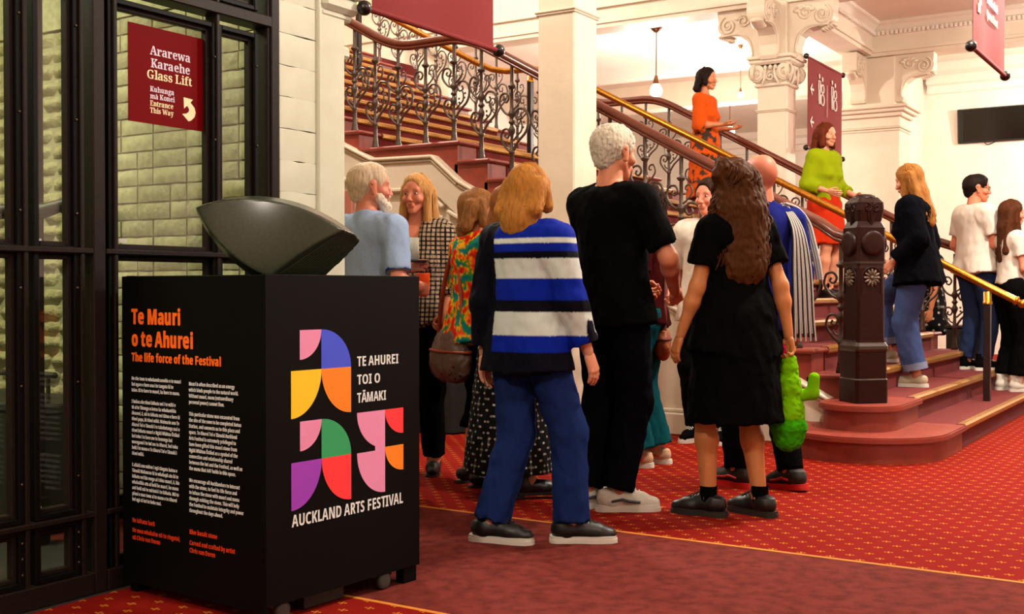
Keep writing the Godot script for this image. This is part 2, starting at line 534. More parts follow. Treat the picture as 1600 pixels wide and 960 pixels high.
func make_shell() -> void:
	var w := white_paint()
	var cr := cream()
	# walls of the hall
	var wb := setting("wall_back")
	part(wb, "plaster", MB.new().span(Vector3(-12.5, 0, -26.5), Vector3(-4.85, 4.9, -26.2)).done(), w)
	var wp := setting("wall_partition")
	part(wp, "plaster", MB.new().span(Vector3(-4.85, 0, -26.2), Vector3(-4.55, 4.75, -17.03)).done(), w)
	wp = setting("wall_hall")
	part(wp, "plaster", MB.new().span(Vector3(-4.55, 0, -20.1), Vector3(6.2, 4.75, -19.8)).done(), w)
	var co := MB.new()
	var prof := [Vector2(0, -0.5), Vector2(0.03, -0.48), Vector2(0.03, -0.36), Vector2(0.08, -0.33), Vector2(0.08, -0.2), Vector2(0.16, -0.14), Vector2(0.2, -0.06), Vector2(0.2, 0.0)]
	moulding(co, Vector3(-4.5, 4.75, -19.8), Vector3(6.2, 4.75, -19.8), Vector3(0, 0, 1), prof)
	moulding(co, Vector3(-12.2, 4.75, -26.2), Vector3(-4.85, 4.75, -26.2), Vector3(0, 0, 1), prof)
	part(wb, "cornice", co.done(), w)
	var de := MB.new()
	for i in 190:
		de.box(Vector3(-4.5 + i * 0.056, 4.46, -19.74), Vector3(0.03, 0.05, 0.05))
	var dn := part(wb, "dentils", de.done(), w)
	dn.set_meta("kind", "stuff")
	var wr := setting("wall_right")
	part(wr, "plaster", MB.new().span(Vector3(6.2, 0, -26.5), Vector3(6.5, 4.9, 5.0)).done(), w)
	var wf := setting("wall_front")
	part(wf, "plaster", MB.new().span(Vector3(-12.5, 0, 4.7), Vector3(6.5, 7.6, 5.0)).done(), cr)
	var wl := setting("wall_left")
	part(wl, "plaster", MB.new().span(Vector3(-12.5, 0, -26.5), Vector3(-12.2, 7.6, 5.0)).done(), w)
	var wu := setting("wall_upper")
	part(wu, "plaster", MB.new().span(Vector3(-12.2, 4.32, -12.76), Vector3(-4.0, 7.6, -13.09)).done(), cr)
	wu = setting("wall_landing")
	part(wu, "plaster", MB.new().span(Vector3(-12.2, 0, -12.4), Vector3(-8.9, 4.32, -12.6)).done(), cr)
	wu = setting("wall_void")
	part(wu, "plaster", MB.new().span(Vector3(-4.0, 4.76, -13.0), Vector3(-3.8, 7.6, -3.45)).done(), cr)
	# ceilings
	var ce := setting("ceiling")
	part(ce, "ceiling_panel", MB.new().span(Vector3(-12.5, 4.75, -26.5), Vector3(6.5, 4.95, -12.8)).done(), w)
	part(ce, "ceiling_panel", MB.new().span(Vector3(-4.0, 4.75, -12.8), Vector3(6.5, 4.95, 5.0)).done(), w)
	part(ce, "ceiling_panel", MB.new().span(Vector3(-12.5, 7.4, -13.0), Vector3(-3.8, 7.6, 5.0)).done(), w)
	# beams, with mouldings on their faces
	var bm := MB.new()
	bm.span(Vector3(-12.2, 4.31, -12.75), Vector3(6.2, 4.76, -13.09))
	bm.span(Vector3(-12.2, 4.36, -12.72), Vector3(6.2, 4.4, -12.75))
	bm.span(Vector3(-12.2, 4.55, -12.69), Vector3(6.2, 4.76, -12.75))
	var beams := ce
	part(beams, "beam", bm.done(), cr)
	bm = MB.new()
	bm.span(Vector3(-4.80, 4.31, -13.09), Vector3(-4.45, 4.76, -16.3))
	bm.span(Vector3(-4.45, 4.36, -13.09), Vector3(-4.42, 4.4, -16.3))
	part(beams, "beam", bm.done(), cr)
	bm = MB.new()
	bm.span(Vector3(-4.8, 4.29, -16.3), Vector3(6.2, 4.76, -16.7))
	bm.span(Vector3(-4.8, 4.34, -16.27), Vector3(6.2, 4.38, -16.3))
	part(beams, "beam", bm.done(), cr)
	bm = MB.new()
	bm.span(Vector3(-12.2, 4.31, -19.0), Vector3(-4.85, 4.76, -19.4))
	part(beams, "beam", bm.done(), cr)
	co = MB.new()
	var p2 := [Vector2(0, -0.2), Vector2(0.03, -0.18), Vector2(0.03, -0.12), Vector2(0.1, -0.06), Vector2(0.14, -0.04), Vector2(0.14, 0.0)]
	moulding(co, Vector3(-4.45, 4.75, -13.09), Vector3(-4.45, 4.75, -16.3), Vector3(1, 0, 0), p2)
	moulding(co, Vector3(-4.45, 4.75, -16.3), Vector3(6.2, 4.75, -16.3), Vector3(0, 0, 1), p2)
	part(beams, "cornice", co.done(), w)
	de = MB.new()
	for i in 60: de.box(Vector3(-4.40 + i * 0.06, 4.59, -16.255), Vector3(0.035, 0.05, 0.06))
	for i in 52: de.box(Vector3(-4.405, 4.59, -13.15 - i * 0.06), Vector3(0.06, 0.05, 0.035))
	dn = part(beams, "dentils", de.done(), w)
	dn.set_meta("kind", "stuff")

func make_columns() -> void:
	var cr := cream()
	# plain square pillar in front of the stairs
	var t := thing("square_pillar", "plain cream square pillar standing in front of the staircase", "pillar", Vector3(-4.195, 0, -7.32))
	part(t, "shaft", MB.new().box(Vector3(0, 2.4, 0), Vector3(0.305, 4.8, 0.34), 0.012).done(), cr)
	var b := MB.new()
	collar(b, -0.152, 0.152, -0.17, 0.17, 0.0, [[0.012, 3.02, 3.035], [0.02, 3.035, 3.055], [0.03, 3.2, 3.26], [0.06, 3.26, 3.34]])
	part(t, "moulding", b.done(), cr)
	b = MB.new()
	collar(b, -0.152, 0.152, -0.17, 0.17, 0.0, [[0.03, 0.0, 0.18], [0.015, 0.18, 0.21]])
	part(t, "plinth_block", b.done(), cr)
	# column with volutes behind the stairs
	t = thing("ionic_column", "cream square column with a scrolled Ionic capital behind the stairs", "column", Vector3(-4.617, 0, -12.92))
	part(t, "shaft", MB.new().box(Vector3(0, 1.69, 0), Vector3(0.343, 3.38, 0.343), 0.012).done(), cr)
	b = MB.new()
	collar(b, -0.1715, 0.1715, -0.1715, 0.1715, 0.0, [[0.012, 3.08, 3.095], [0.02, 3.095, 3.115]])
	part(t, "necking", b.done(), cr)
	part(t, "capital", ionic_capital(), cr, Vector3(0, 3.37, 0), 0.0, "capital with curled volutes")
	part(t, "upper_block", MB.new().box(Vector3(0, 4.03, 0), Vector3(0.36, 0.62, 0.36), 0.01).done(), cr)
	var br := console_bracket(0.52, 0.64, 0.2)
	part(t, "scroll_bracket", br, cr, Vector3(0.17, 4.31, 0.0))
	part(t, "scroll_bracket", br, cr, Vector3(-0.17, 4.31, 0.0), PI)
	part(t, "scroll_bracket", br, cr, Vector3(0, 4.31, 0.17), -PI / 2)
	part(t, "scroll_bracket", br, cr, Vector3(0, 4.31, -0.17), PI / 2)
	# broad pier further back
	t = thing("broad_pier", "broad cream pier with a stepped cap behind the restroom banner", "pillar", Vector3(-4.477, 0, -16.58))
	part(t, "shaft", MB.new().box(Vector3(0, 1.64, 0), Vector3(0.806, 3.28, 0.57), 0.012).done(), cr)
	b = MB.new()
	collar(b, -0.403, 0.403, -0.285, 0.285, 0.0, [[0.015, 3.24, 3.28], [0.03, 3.28, 3.3], [0.01, 3.3, 3.44], [0.05, 3.44, 3.5], [0.1, 3.5, 3.55], [0.14, 3.55, 3.59]])
	part(t, "cap", b.done(), cr)
	part(t, "upper_block", MB.new().box(Vector3(-0.03, 3.935, 0), Vector3(0.72, 0.70, 0.5), 0.01).done(), cr)
	part(t, "scroll_bracket", br, cr, Vector3(0.32, 4.29, 0.1))
	part(t, "scroll_bracket", br, cr, Vector3(-0.15, 4.29, 0.24), -PI / 2)

func make_pier_wall() -> void:
	# painted brick wall between the lift lobby and the stair hall; its end is the pale pier
	var paint := tri_mat("painted_brick", Color(0.74, 0.71, 0.58), noise_tex(0.02, Color(0.86, 0.86, 0.83), Color(1.03, 1.03, 1.0), 21), Vector3(2, 2, 2), 0.6, bump_tex(0.025, 22, 5.0), 0.5)
	var paint2 := tri_mat("painted_brick_b", Color(0.70, 0.67, 0.54), noise_tex(0.02, Color(0.82, 0.82, 0.8), Color(1.03, 1.03, 1.0), 23), Vector3(2.3, 2.3, 2.3), 0.6, bump_tex(0.03, 24, 6.0), 0.6)
	var paint3 := tri_mat("painted_stone", Color(0.72, 0.68, 0.53), noise_tex(0.02, Color(0.75, 0.75, 0.72), Color(1.05, 1.05, 1.0), 25), Vector3(2.0, 2.0, 2.0), 0.65, bump_tex(0.018, 26, 14.0), 1.0)
	var joint := mat("painted_joint", Color(0.62, 0.59, 0.47), 0.8)
	var wall := setting("wall_lobby")
	part(wall, "core", MB.new().span(Vector3(-12.2, 0, -3.475), Vector3(-3.345, 7.4, -3.86)).done(), joint)
	var rnd := RandomNumberGenerator.new()
	rnd.seed = 42
	var variants := []
	for v in 6:
		var b := MB.new()
		var lump := 0.004 + 0.002 * v
		# brick face with a slightly uneven grid
		var nx := 4
		var ny := 3
		var grid := []
		for j in ny + 1:
			var row := []
			for i in nx + 1:
				var edge := i == 0 or j == 0 or i == nx or j == ny
				var z := -0.006 if edge else lump * rnd.randf_range(0.2, 1.0)
				row.append(Vector3((float(i) / nx - 0.5) + (rnd.randf_range(-0.05, 0.05) if not edge else 0.0), (float(j) / ny - 0.5) + (rnd.randf_range(-0.03, 0.03) if edge and i > 0 and i < nx else 0.0), z))
			grid.append(row)
		b.smooth(4)
		for j in ny:
			for i in nx:
				b.face([grid[j][i], grid[j][i + 1], grid[j + 1][i + 1], grid[j + 1][i]], Vector3(0, 0, 1))
		b.smooth(-1)
		var c := [Vector3(-0.5, -0.5, -0.006), Vector3(0.5, -0.5, -0.006), Vector3(0.5, 0.5, -0.006), Vector3(-0.5, 0.5, -0.006)]
		for k in 4:
			var p: Vector3 = c[k]
			var q: Vector3 = c[(k + 1) % 4]
			b.face([p, q, q + Vector3(0, 0, -0.03), p + Vector3(0, 0, -0.03)], Vector3(p.x + q.x, p.y + q.y, 0))
		variants.append(b.done())
	var course := 0.0765
	for r in 29:
		var y := 0.06 + course * (r + 0.5)
		var x := -3.36
		var flemish := r % 2
		var i := 0
		if flemish: i = 1
		while x > -5.35:
			var rough := x < -4.55
			var len := 0.215 if (i + r) % 3 != 0 else 0.105
			if rough: len = rnd.randf_range(0.12, 0.2)
			var m := part(wall, "brick", variants[rnd.randi() % 6], paint3 if rough else (paint if rnd.randf() < 0.6 else paint2))
			m.transform = Transform3D(Basis.from_scale(Vector3(len - 0.008, course - 0.008, 2.6 if rough else 0.8)), Vector3(x - len / 2, y, -3.462 + rnd.randf_range(-0.003, 0.003)))
			x -= len
			i += 1
	# plaster above the brick that shows in the lobby
	part(wall, "upper_plaster", MB.new().span(Vector3(-8, 2.28, -3.455), Vector3(-3.345, 3.3, -3.475)).done(), paint)
	# end of the wall: brick strip and smooth pilaster edge
	var smooth_p := tri_mat("pier_paint", Color(0.78, 0.80, 0.72), noise_tex(0.01, Color(0.95, 0.95, 0.94), Color(1, 1, 1), 27), Vector3(1, 1, 1), 0.55)
	var rowh := 0.13
	for r in 30:
		var y := 0.02 + rowh * r
		var split := 0.02 + 0.16 * ((r * 7) % 3) / 2.0
		var q := part(wall, "brick", variants[r % 6], smooth_p)
		q.transform = Transform3D(Basis(Vector3(0, 0, -0.222), Vector3(0, rowh - 0.002, 0), Vector3(0.22, 0, 0)), Vector3(-3.3335, y + rowh / 2, -3.57))
	part(wall, "pilaster", MB.new().box(Vector3(-3.40, 3.7, -3.77), Vector3(0.15, 7.4, 0.176), 0.01).done(), smooth_p)
	part(wall, "pilaster_bead", MB.new().box(Vector3(-3.335, 3.7, -3.69), Vector3(0.03, 7.4, 0.02), 0.006).done(), smooth_p)
	var h1 := on_x(540, 85, -3.33).y
	var h2 := on_x(540, 24, -3.33).y
	var b2 := MB.new()
	b2.span(Vector3(-3.5, h1 - 0.02, -3.70), Vector3(-3.325, h1 + 0.035, -3.895), 0.012)
	b2.span(Vector3(-3.5, h2 - 0.03, -3.70), Vector3(-3.32, h2 + 0.0, -3.90), 0.01)
	b2.span(Vector3(-3.5, h2, -3.70), Vector3(-3.30, h2 + 0.07, -3.93), 0.02)
	b2.span(Vector3(-3.5, h2 + 0.07, -3.70), Vector3(-3.27, h2 + 0.3, -3.96), 0.03)
	part(wall, "pilaster_capital", b2.done(), smooth_p)
	# the lobby's other surfaces
	var dim := paint
	var wl := setting("wall_lobby_far")
	part(wl, "plaster", MB.new().span(Vector3(-6.3, 0, -3.475), Vector3(-6.1, 3.4, 1.0)).done(), dim)
	part(wl, "plaster", MB.new().span(Vector3(-6.3, 0, 0.8), Vector3(-3.33, 3.4, 1.0)).done(), dim)
	var cl := setting("ceiling_lobby")
	part(cl, "plaster", MB.new().span(Vector3(-6.3, 3.25, -3.475), Vector3(-3.35, 3.4, 1.0)).done(), dim)
	var up := setting("wall_over_screen")
	part(up, "plaster", MB.new().span(Vector3(-3.45, 3.2, -3.475), Vector3(-3.33, 7.4, 5.0)).done(), cream())
	part(up, "plaster", MB.new().span(Vector3(-3.45, 0, -1.42), Vector3(-3.33, 3.2, 5.0)).done(), cream())

func make_screen() -> void:
	# dark bronze glazed screen in the plane x = -3.33
	var metal := tri_mat("bronze", Color(0.115, 0.080, 0.064), noise_tex(0.02, Color(0.85, 0.85, 0.85), Color(1.1, 1.1, 1.1), 31), Vector3(3, 3, 3), 0.5)
	metal.metallic_specular = 0.25
	var dark := mat("bronze_dark", Color(0.04, 0.035, 0.03), 0.5, 0.0, 0.2)
	var glass := mat("glass", Color(0.25, 0.30, 0.25, 0.08), 0.02, 0.0, 0.6)
	glass.transparency = BaseMaterial3D.TRANSPARENCY_ALPHA
	var X := -3.33
	var bays := [
		["window_1", [-2.607, -3.43], [[-2.66, -3.092], [-3.17, -3.315]], [-2.653, -3.13, -3.40]],
		["door_1", [-1.42, -2.557], [[-1.5, -1.86], [-1.93, -2.258], [-2.365, -2.472]], [-1.46, -1.895, -2.30, -2.515]]]
	var rows := [[0.105, 0.24], [0.315, 1.155], [1.205, 2.04], [2.19, 3.1]]
	for bay in bays:
		var s := setting(bay[0])
		var z0: float = bay[1][0]
		var z1: float = bay[1][1]
		# stiles
		var b := MB.new()
		if bay[0] == "window_1":
			part(s, "post", MB.new().span(Vector3(X - 0.10, 0, -2.605), Vector3(X, 3.2, -2.555), 0.004).done(), metal)
			part(s, "post", MB.new().span(Vector3(X - 0.12, 0, -2.650), Vector3(X - 0.05, 3.2, -2.605), 0.004).done(), dark)
			part(s, "post", MB.new().span(Vector3(X - 0.10, 0, -3.45), Vector3(X + 0.005, 3.2, -3.405), 0.004).done(), metal)
		else:
			part(s, "post", MB.new().span(Vector3(X - 0.10, 0, -1.42), Vector3(X, 3.2, -1.47), 0.004).done(), metal)
		# rails
		for r in [[0.0, 0.075, 0.0], [0.265, 0.285, 0.0], [1.17, 1.19, 0.0], [2.105, 2.15, 0.004], [3.13, 3.2, 0.0]]:
			part(s, "rail", MB.new().span(Vector3(X - 0.09, r[0], z0), Vector3(X + r[2], r[1], z1), 0.004).done(), metal)
		# lights: stepped frame round each pane
		for c in bay[2]:
			for r in rows:
				var f := part(s, "sash", ring_frame(X - 0.012, c[0] + 0.034, c[1] - 0.034, r[0] - 0.03, r[1] + 0.03, 0.02, 0.05), dark)
				part(f, "inner_frame", ring_frame(X - 0.03, c[0] + 0.016, c[1] - 0.016, r[0] - 0.012, r[1] + 0.012, 0.017, 0.03), metal)
				part(f, "pane", MB.new().span(Vector3(X - 0.058, r[0] - 0.01, c[0] + 0.01), Vector3(X - 0.052, r[1] + 0.01, c[1] - 0.01)).done(), glass)
				for k in 3:
					part(f, "screw", MB.new().ball(Vector3(X - 0.010, lerpf(r[0], r[1], 0.12 + 0.38 * k), c[1] - 0.024), Vector3(0.003, 0.005, 0.005), 6, 4).done(), mat("screw", Color(0.3, 0.27, 0.22), 0.4, 0.7))
		for z in bay[3]:
			part(s, "mullion", MB.new().span(Vector3(X - 0.07, 0.05, z - 0.008), Vector3(X - 0.004, 3.15, z + 0.008), 0.003).done(), metal)
	# small safety stickers in the corners of the panes
	var st := mat("sticker", Color(0.75, 0.76, 0.74), 0.6)
	for p in [[52, 376, 0.03, 0.014, "on the middle pane of the glazed door"], [186, 376, 0.03, 0.016, "below the red sign on the glass"], [52, 797, 0.03, 0.014, "on the long lower pane of the glazed door"], [52, 898, 0.03, 0.014, "on the bottom pane of the glazed door"]]:
		var o := on_x(p[0], p[1], X - 0.05)
		var k := thing("safety_sticker", "small white safety sticker " + p[4], "sticker", o, 0.0, "safety stickers on the panes")
		part(k, "sticker_film", MB.new().span(Vector3(-0.001, -p[3] / 2, -p[2]), Vector3(0.001, p[3] / 2, 0)).done(), st)
	# old ironwork and timber seen through the door glass
	var t := thing("timber_post", "dark brown timber post inside the lift lobby behind the glass", "post", Vector3(on_z(56, 450, -2.93).x, 0, -2.93))
	part(t, "shaft", MB.new().box(Vector3(0, 1.6, 0), Vector3(0.05, 3.2, 0.05), 0.006).done(), mat("dark_timber", Color(0.13, 0.06, 0.045), 0.7, 0.0, 0.2))
	part(t, "foot_block", MB.new().box(Vector3(0, 0.1, 0), Vector3(0.08, 0.2, 0.08), 0.01).done(), mat("dark_timber", Color.BLACK))
	t = thing("carved_arm", "dark carved timber arm with a curled tip behind the door glass", "ornament", Vector3(-4.02, 1.36, -2.84))
	var dt := mat("dark_timber2", Color(0.13, 0.08, 0.06), 0.5)
	var dir := Vector3(0.75, 0, -0.2).normalized()
	part(t, "arm", MB.new().tube([dir * -0.3, dir * 0.02, dir * 0.1 + Vector3(0, 0.02, 0), dir * 0.17 + Vector3(0, 0.035, 0)], [0.03, 0.03, 0.025, 0.02], 8).done(), dt)
	part(t, "curled_tip", MB.new().tube(smooth_path([dir * 0.10, dir * 0.16 + Vector3(0, -0.01, 0), dir * 0.22 + Vector3(0, 0.03, 0), dir * 0.2 + Vector3(0, 0.055, 0), dir * 0.13 + Vector3(0, 0.04, 0)], 5), 0.014, 8).done(), dt)
	t = thing("lobby_counter", "low dark cabinet standing in the lift lobby behind the glass", "cabinet", Vector3(-4.95, 0, -3.2))
	part(t, "body", MB.new().box(Vector3(0, 0.26, 0), Vector3(1.3, 0.52, 0.36), 0.01).done(), mat("black_cabinet", Color(0.03, 0.028, 0.026), 0.5))
	part(t, "top", MB.new().box(Vector3(0, 0.54, 0), Vector3(1.36, 0.04, 0.4), 0.008).done(), mat("cabinet_top", Color(0.09, 0.085, 0.075), 0.4))
	part(t, "rail", MB.new().tube([Vector3(-0.65, 0.68, 0.1), Vector3(0.65, 0.68, 0.1)], 0.014, 8).done(), dt)
	for sx in [-0.6, 0.0, 0.6]:
		part(t, "rail_post", MB.new().tube([Vector3(sx, 0.54, 0.1), Vector3(sx, 0.68, 0.1)], 0.01, 6).done(), dt)

# picture-frame like ring in the plane x = const, from z0 to z1 (z1 < z0) and y0 to y1
func ring_frame(x: float, z0: float, z1: float, y0: float, y1: float, w: float, depth: float) -> ArrayMesh:
	var b := MB.new()
	b.span(Vector3(x - depth, y0, z0), Vector3(x, y1, z0 - w), 0.003)
	b.span(Vector3(x - depth, y0, z1 + w), Vector3(x, y1, z1), 0.003)
	b.span(Vector3(x - depth, y0, z0 - w), Vector3(x, y0 + w, z1 + w), 0.003)
	b.span(Vector3(x - depth, y1 - w, z0 - w), Vector3(x, y1, z1 + w), 0.003)
	return b.done()

# ---------- staircase ----------
const RISE := 0.161
const GO := 0.2925
const ZN := -7.62      # face of the near string
const ZC0 := -7.93     # carpet runs from here
const ZC1 := -11.15    # to here
const ZF := -11.45     # face of the far string
const STEPS := 25

func nose_x(k: int) -> float:
	if k <= 1: return -1.55
	if k <= 14: return -1.87 - (k - 2) * GO
	return -6.42 - (k - 15) * GO

# height of the line through the nosings at x
func nose_y(x: float) -> float:
	for k in range(1, STEPS):
		var a := nose_x(k)
		var b := nose_x(k + 1)
		if x <= a and x > b:
			if k == 14:
				return 14 * RISE + (0.0 if x > b + GO else RISE * (b + GO - x) / GO)
			return RISE * (k + (a - x) / (a - b))
	return RISE * STEPS if x < -5.0 else RISE

func wood_mat() -> StandardMaterial3D:
	var m := tri_mat("rail_wood", Color(0.40, 0.16, 0.065), noise_tex(0.02, Color(0.6, 0.6, 0.6), Color(1.15, 1.1, 1.05), 51), Vector3(1, 14, 14), 0.36)
	m.clearcoat_enabled = true
	m.clearcoat = 0.25
	m.clearcoat_roughness = 0.2
	return m

func brass_mat() -> StandardMaterial3D:
	return tri_mat("brass", Color(0.78, 0.52, 0.17), noise_tex(0.03, Color(0.75, 0.75, 0.75), Color(1.05, 1.05, 1.05), 52), Vector3(2, 2, 2), 0.3, null, 0.0, 0.9)

func iron_mat() -> StandardMaterial3D:
	return mat("cast_iron", Color(0.25, 0.175, 0.13), 0.45, 0.1)

func terracotta() -> StandardMaterial3D:
	return tri_mat("terracotta_paint", Color(0.52, 0.19, 0.13), noise_tex(0.015, Color(0.88, 0.88, 0.88), Color(1.05, 1.05, 1.05), 53), Vector3(1, 1, 1), 0.5)

func arc_poly(cx: float, cz: float, r: float, x_front: float, x_back: float, z_back: float) -> PackedVector2Array:
	# polygon in (x, -z): straight back, round towards +Z
	var p := PackedVector2Array([Vector2(x_front, -z_back)])
	for i in 17:
		var a := PI * i / 16.0
		p.append(Vector2(cx + cos(a) * r, -(cz + sin(a) * r)))
	p.append(Vector2(x_back, -z_back))
	return p

func flat_prism(b: MB, poly: PackedVector2Array, y0: float, y1: float) -> void:
	# local (x, y, z) -> world (x, z, -y)
	b.prism(poly, y0, y1, Transform3D(Basis(Vector3(1, 0, 0), Vector3(0, 0, -1), Vector3(0, 1, 0)), Vector3.ZERO), 5)

func make_stairs() -> void:
	var tc := terracotta()
	var red := tri_mat("stair_carpet", Color(0.40, 0.055, 0.045), noise_tex(0.05, Color(0.8, 0.8, 0.8), Color(1.1, 1.1, 1.1), 54), Vector3(3, 3, 3), 0.95)
	var edge := mat("carpet_edge", Color(0.35, 0.01, 0.025), 0.9)
	var br := tri_mat("nosing_brass", Color(0.74, 0.52, 0.22), noise_tex(0.03, Color(0.6, 0.6, 0.6), Color(1.1, 1.1, 1.1), 55), Vector3(1, 6, 3), 0.4, null, 0.0, 0.6)
	var cr := cream()
	var st := thing("staircase", "broad staircase with red carpet, brass nosings and terracotta painted ends", "staircase", Vector3.ZERO)
	for k in range(1, STEPS + 1):
		var x0 := nose_x(k)
		var x1 := nose_x(k + 1) if k < STEPS else x0 - 2.4
		var y0 := (k - 1) * RISE
		var y1 := k * RISE
		# carpeted riser and tread
		var b := MB.new()
		b.span(Vector3(x0 - 0.03, y0, ZC0), Vector3(x1 - 0.06, y1, ZC1))
		var s := part(st, "step", b.done(), red)
		# brass nosing: grooved strip with a rolled front
		b = MB.new()
		b.span(Vector3(x0 + 0.0, y1 - 0.044, ZC0 - 0.01), Vector3(x0 - 0.06, y1 + 0.004, ZC1 + 0.01), 0.012)
		for g in 3:
			b.span(Vector3(x0 - 0.015 - g * 0.014, y1 + 0.003, ZC0 - 0.015), Vector3(x0 - 0.022 - g * 0.014, y1 + 0.0065, ZC1 + 0.015), 0.001)
		part(s, "nosing", b.done(), br, Vector3.ZERO, 0.0, "brass stair nosing")
		b = MB.new()
		b.span(Vector3(x0 + 0.004, y1 - 0.032, ZC0 + 0.012), Vector3(x0 - 0.06, y1 + 0.006, ZC0 - 0.012), 0.008)
		b.span(Vector3(x0 - 0.022, y0, ZC0 + 0.008), Vector3(x0 - 0.04, y1 - 0.02, ZC0 - 0.008), 0.004)
		part(s, "carpet_edge", b.done(), edge)
		# painted ends
		for side in [0, 1]:
			if side == 0 and k <= 2: continue
			var za: float = ZN - 0.03 if side == 0 else ZC1
			var zb: float = ZC0 if side == 0 else ZF + 0.03
			b = MB.new()
			b.span(Vector3(x0 - 0.03, maxf(0.0, y0 - 0.16), za), Vector3(x1 - 0.06, y1 - 0.03, zb))
			var e := part(st, "step_end", b.done(), tc)
			b = MB.new()
			var zo: float = za + 0.035 if side == 0 else zb - 0.035
			if side == 0: b.span(Vector3(x0 + 0.005, y1 - 0.032, zo), Vector3(x1 - 0.03, y1, zb), 0.012)
			else: b.span(Vector3(x0 + 0.005, y1 - 0.032, za), Vector3(x1 - 0.03, y1, zo), 0.012)
			part(e, "end_nosing", b.done(), tc)
	# the two bullnose steps
	for k in [1, 2]:
		var y0: float = (k - 1) * RISE
		var y1: float = k * RISE
		var c: Array = [-2.05, -7.40, 0.48] if k == 1 else [-2.085, -7.42, 0.235]
		var b := MB.new()
		var body := arc_poly(c[0], c[1], c[2], c[0] + c[2], c[0] - c[2], ZC0)
		flat_prism(b, body, y0, y1 - 0.035)
		var e := part(st, "bullnose_step", b.done(), tc)
		b = MB.new()
		flat_prism(b, arc_poly(c[0], c[1], c[2] + 0.012, c[0] + c[2] + 0.012, c[0] - c[2] - 0.012, ZC0), y1 - 0.042, y1 - 0.034)
		flat_prism(b, arc_poly(c[0], c[1], c[2] + 0.03, c[0] + c[2] + 0.03, c[0] - c[2] - 0.03, ZC0), y1 - 0.034, y1 - 0.008)
		flat_prism(b, arc_poly(c[0], c[1], c[2] + 0.022, c[0] + c[2] + 0.022, c[0] - c[2] - 0.022, ZC0), y1 - 0.008, y1)
		part(e, "end_nosing", b.done(), tc)
	# sloping cream string with a capping, and the panelled wall below it
	var top := []
	var xs := [-2.34, -5.36, -5.62, -6.25, -6.6, -9.4]
	var ys := [0.30, 1.905, 2.12, 2.13, 2.29, 3.82]
	for side in [0, 1]:
		var z: float = ZN if side == 0 else ZF
		var out := 1.0 if side == 0 else -1.0
		var poly := PackedVector2Array()
		for i in xs.size(): poly.append(Vector2(xs[i], ys[i]))
		for i in range(xs.size() - 1, -1, -1): poly.append(Vector2(xs[i], maxf(0.0 if i == 0 else ys[i] - 0.27, 0.0)))
		var b := MB.new()
		b.prism(poly, z - 0.03 * out, z + 0.025 * out)
		var sg := part(st, "string_board", b.done(), cr)
		b = MB.new()
		for i in xs.size() - 1:
			var a := Vector3(xs[i], ys[i], z)
			var c := Vector3(xs[i + 1], ys[i + 1], z)
			var d := (c - a).normalized()
			var n := Vector3(-d.y, d.x, 0) * (-1.0)
			if n.y < 0: n = -n
			var bas := Basis(d, n, d.cross(n))
			b.box((a + c) / 2 + n * 0.012, Vector3(a.distance_to(c) + 0.02, 0.03, 0.13), 0.01, bas)
			b.box((a + c) / 2 - n * 0.02, Vector3(a.distance_to(c), 0.02, 0.09), 0.008, bas)
			b.box((a + c) / 2 - n * 0.25, Vector3(a.distance_to(c), 0.035, 0.075), 0.01, bas)
		part(sg, "capping", b.done(), cr)
	# wall under the stairs, with raised panels
	var poly := PackedVector2Array([Vector2(-2.4, 0)])
	for i in xs.size(): poly.append(Vector2(xs[i] - 0.02, ys[i] - 0.16))
	poly.append_array(PackedVector2Array([Vector2(-12.2, 3.82), Vector2(-12.2, 0)]))
	for side in [0, 1]:
		var z: float = ZN if side == 0 else ZF
		var out := 1.0 if side == 0 else -1.0
		var b := MB.new()
		b.prism(poly, z - 0.05 * out, z - 0.015 * out)
		var sp := part(st, "spandrel", b.done(), cr)
		if side == 1: continue
		b = MB.new()
		b.span(Vector3(-2.6, 0, z - 0.02), Vector3(-12.2, 0.16, z + 0.03), 0.01)
		b.span(Vector3(-2.6, 0.16, z - 0.02), Vector3(-12.2, 0.19, z + 0.012), 0.008)
		part(sp, "skirting", b.done(), cr)
		var x := -3.3
		while x > -9.0:
			var w := 0.42
			var yt0 := 0.0
			var yt1 := 0.0
			var q := func(xx: float) -> float:
				for i in xs.size() - 1:
					if xx <= xs[i] and xx >= xs[i + 1]: return lerpf(ys[i], ys[i + 1], (xx - xs[i]) / (xs[i + 1] - xs[i])) - 0.42
				return 0.3
			yt0 = minf(q.call(x), 2.6)
			yt1 = minf(q.call(x - w), 2.6)
			if yt0 > 0.4:
				var pp := [Vector2(x, 0.3), Vector2(x, yt0), Vector2(x - w, yt1), Vector2(x - w, 0.3)]
				var pb := MB.new()
				pb.prism(PackedVector2Array(pp), z - 0.016, z - 0.006)
				var pn := part(sp, "panel", pb.done(), cr)
				pb = MB.new()
				for i in 4:
					var a: Vector2 = pp[i]
					var c: Vector2 = pp[(i + 1) % 4]
					pb.tube([Vector3(a.x, a.y, z - 0.008), Vector3(c.x, c.y, z - 0.008)], 0.016, 6)
				part(pn, "panel_bead", pb.done(), cr)
			x -= 0.56
	# pink door panel at the back, under the upper flight
	part(st, "spandrel_door", MB.new().box(Vector3(-6.62, 0.95, ZN + 0.02), Vector3(0.3, 1.9, 0.04), 0.008).done(), mat("pink_paint", Color(0.66, 0.40, 0.33), 0.5))
	part(st, "landing", MB.new().span(Vector3(-9.4, 3.7, -3.9), Vector3(-12.19, STEPS * RISE - 0.001, -12.39)).done(), red)

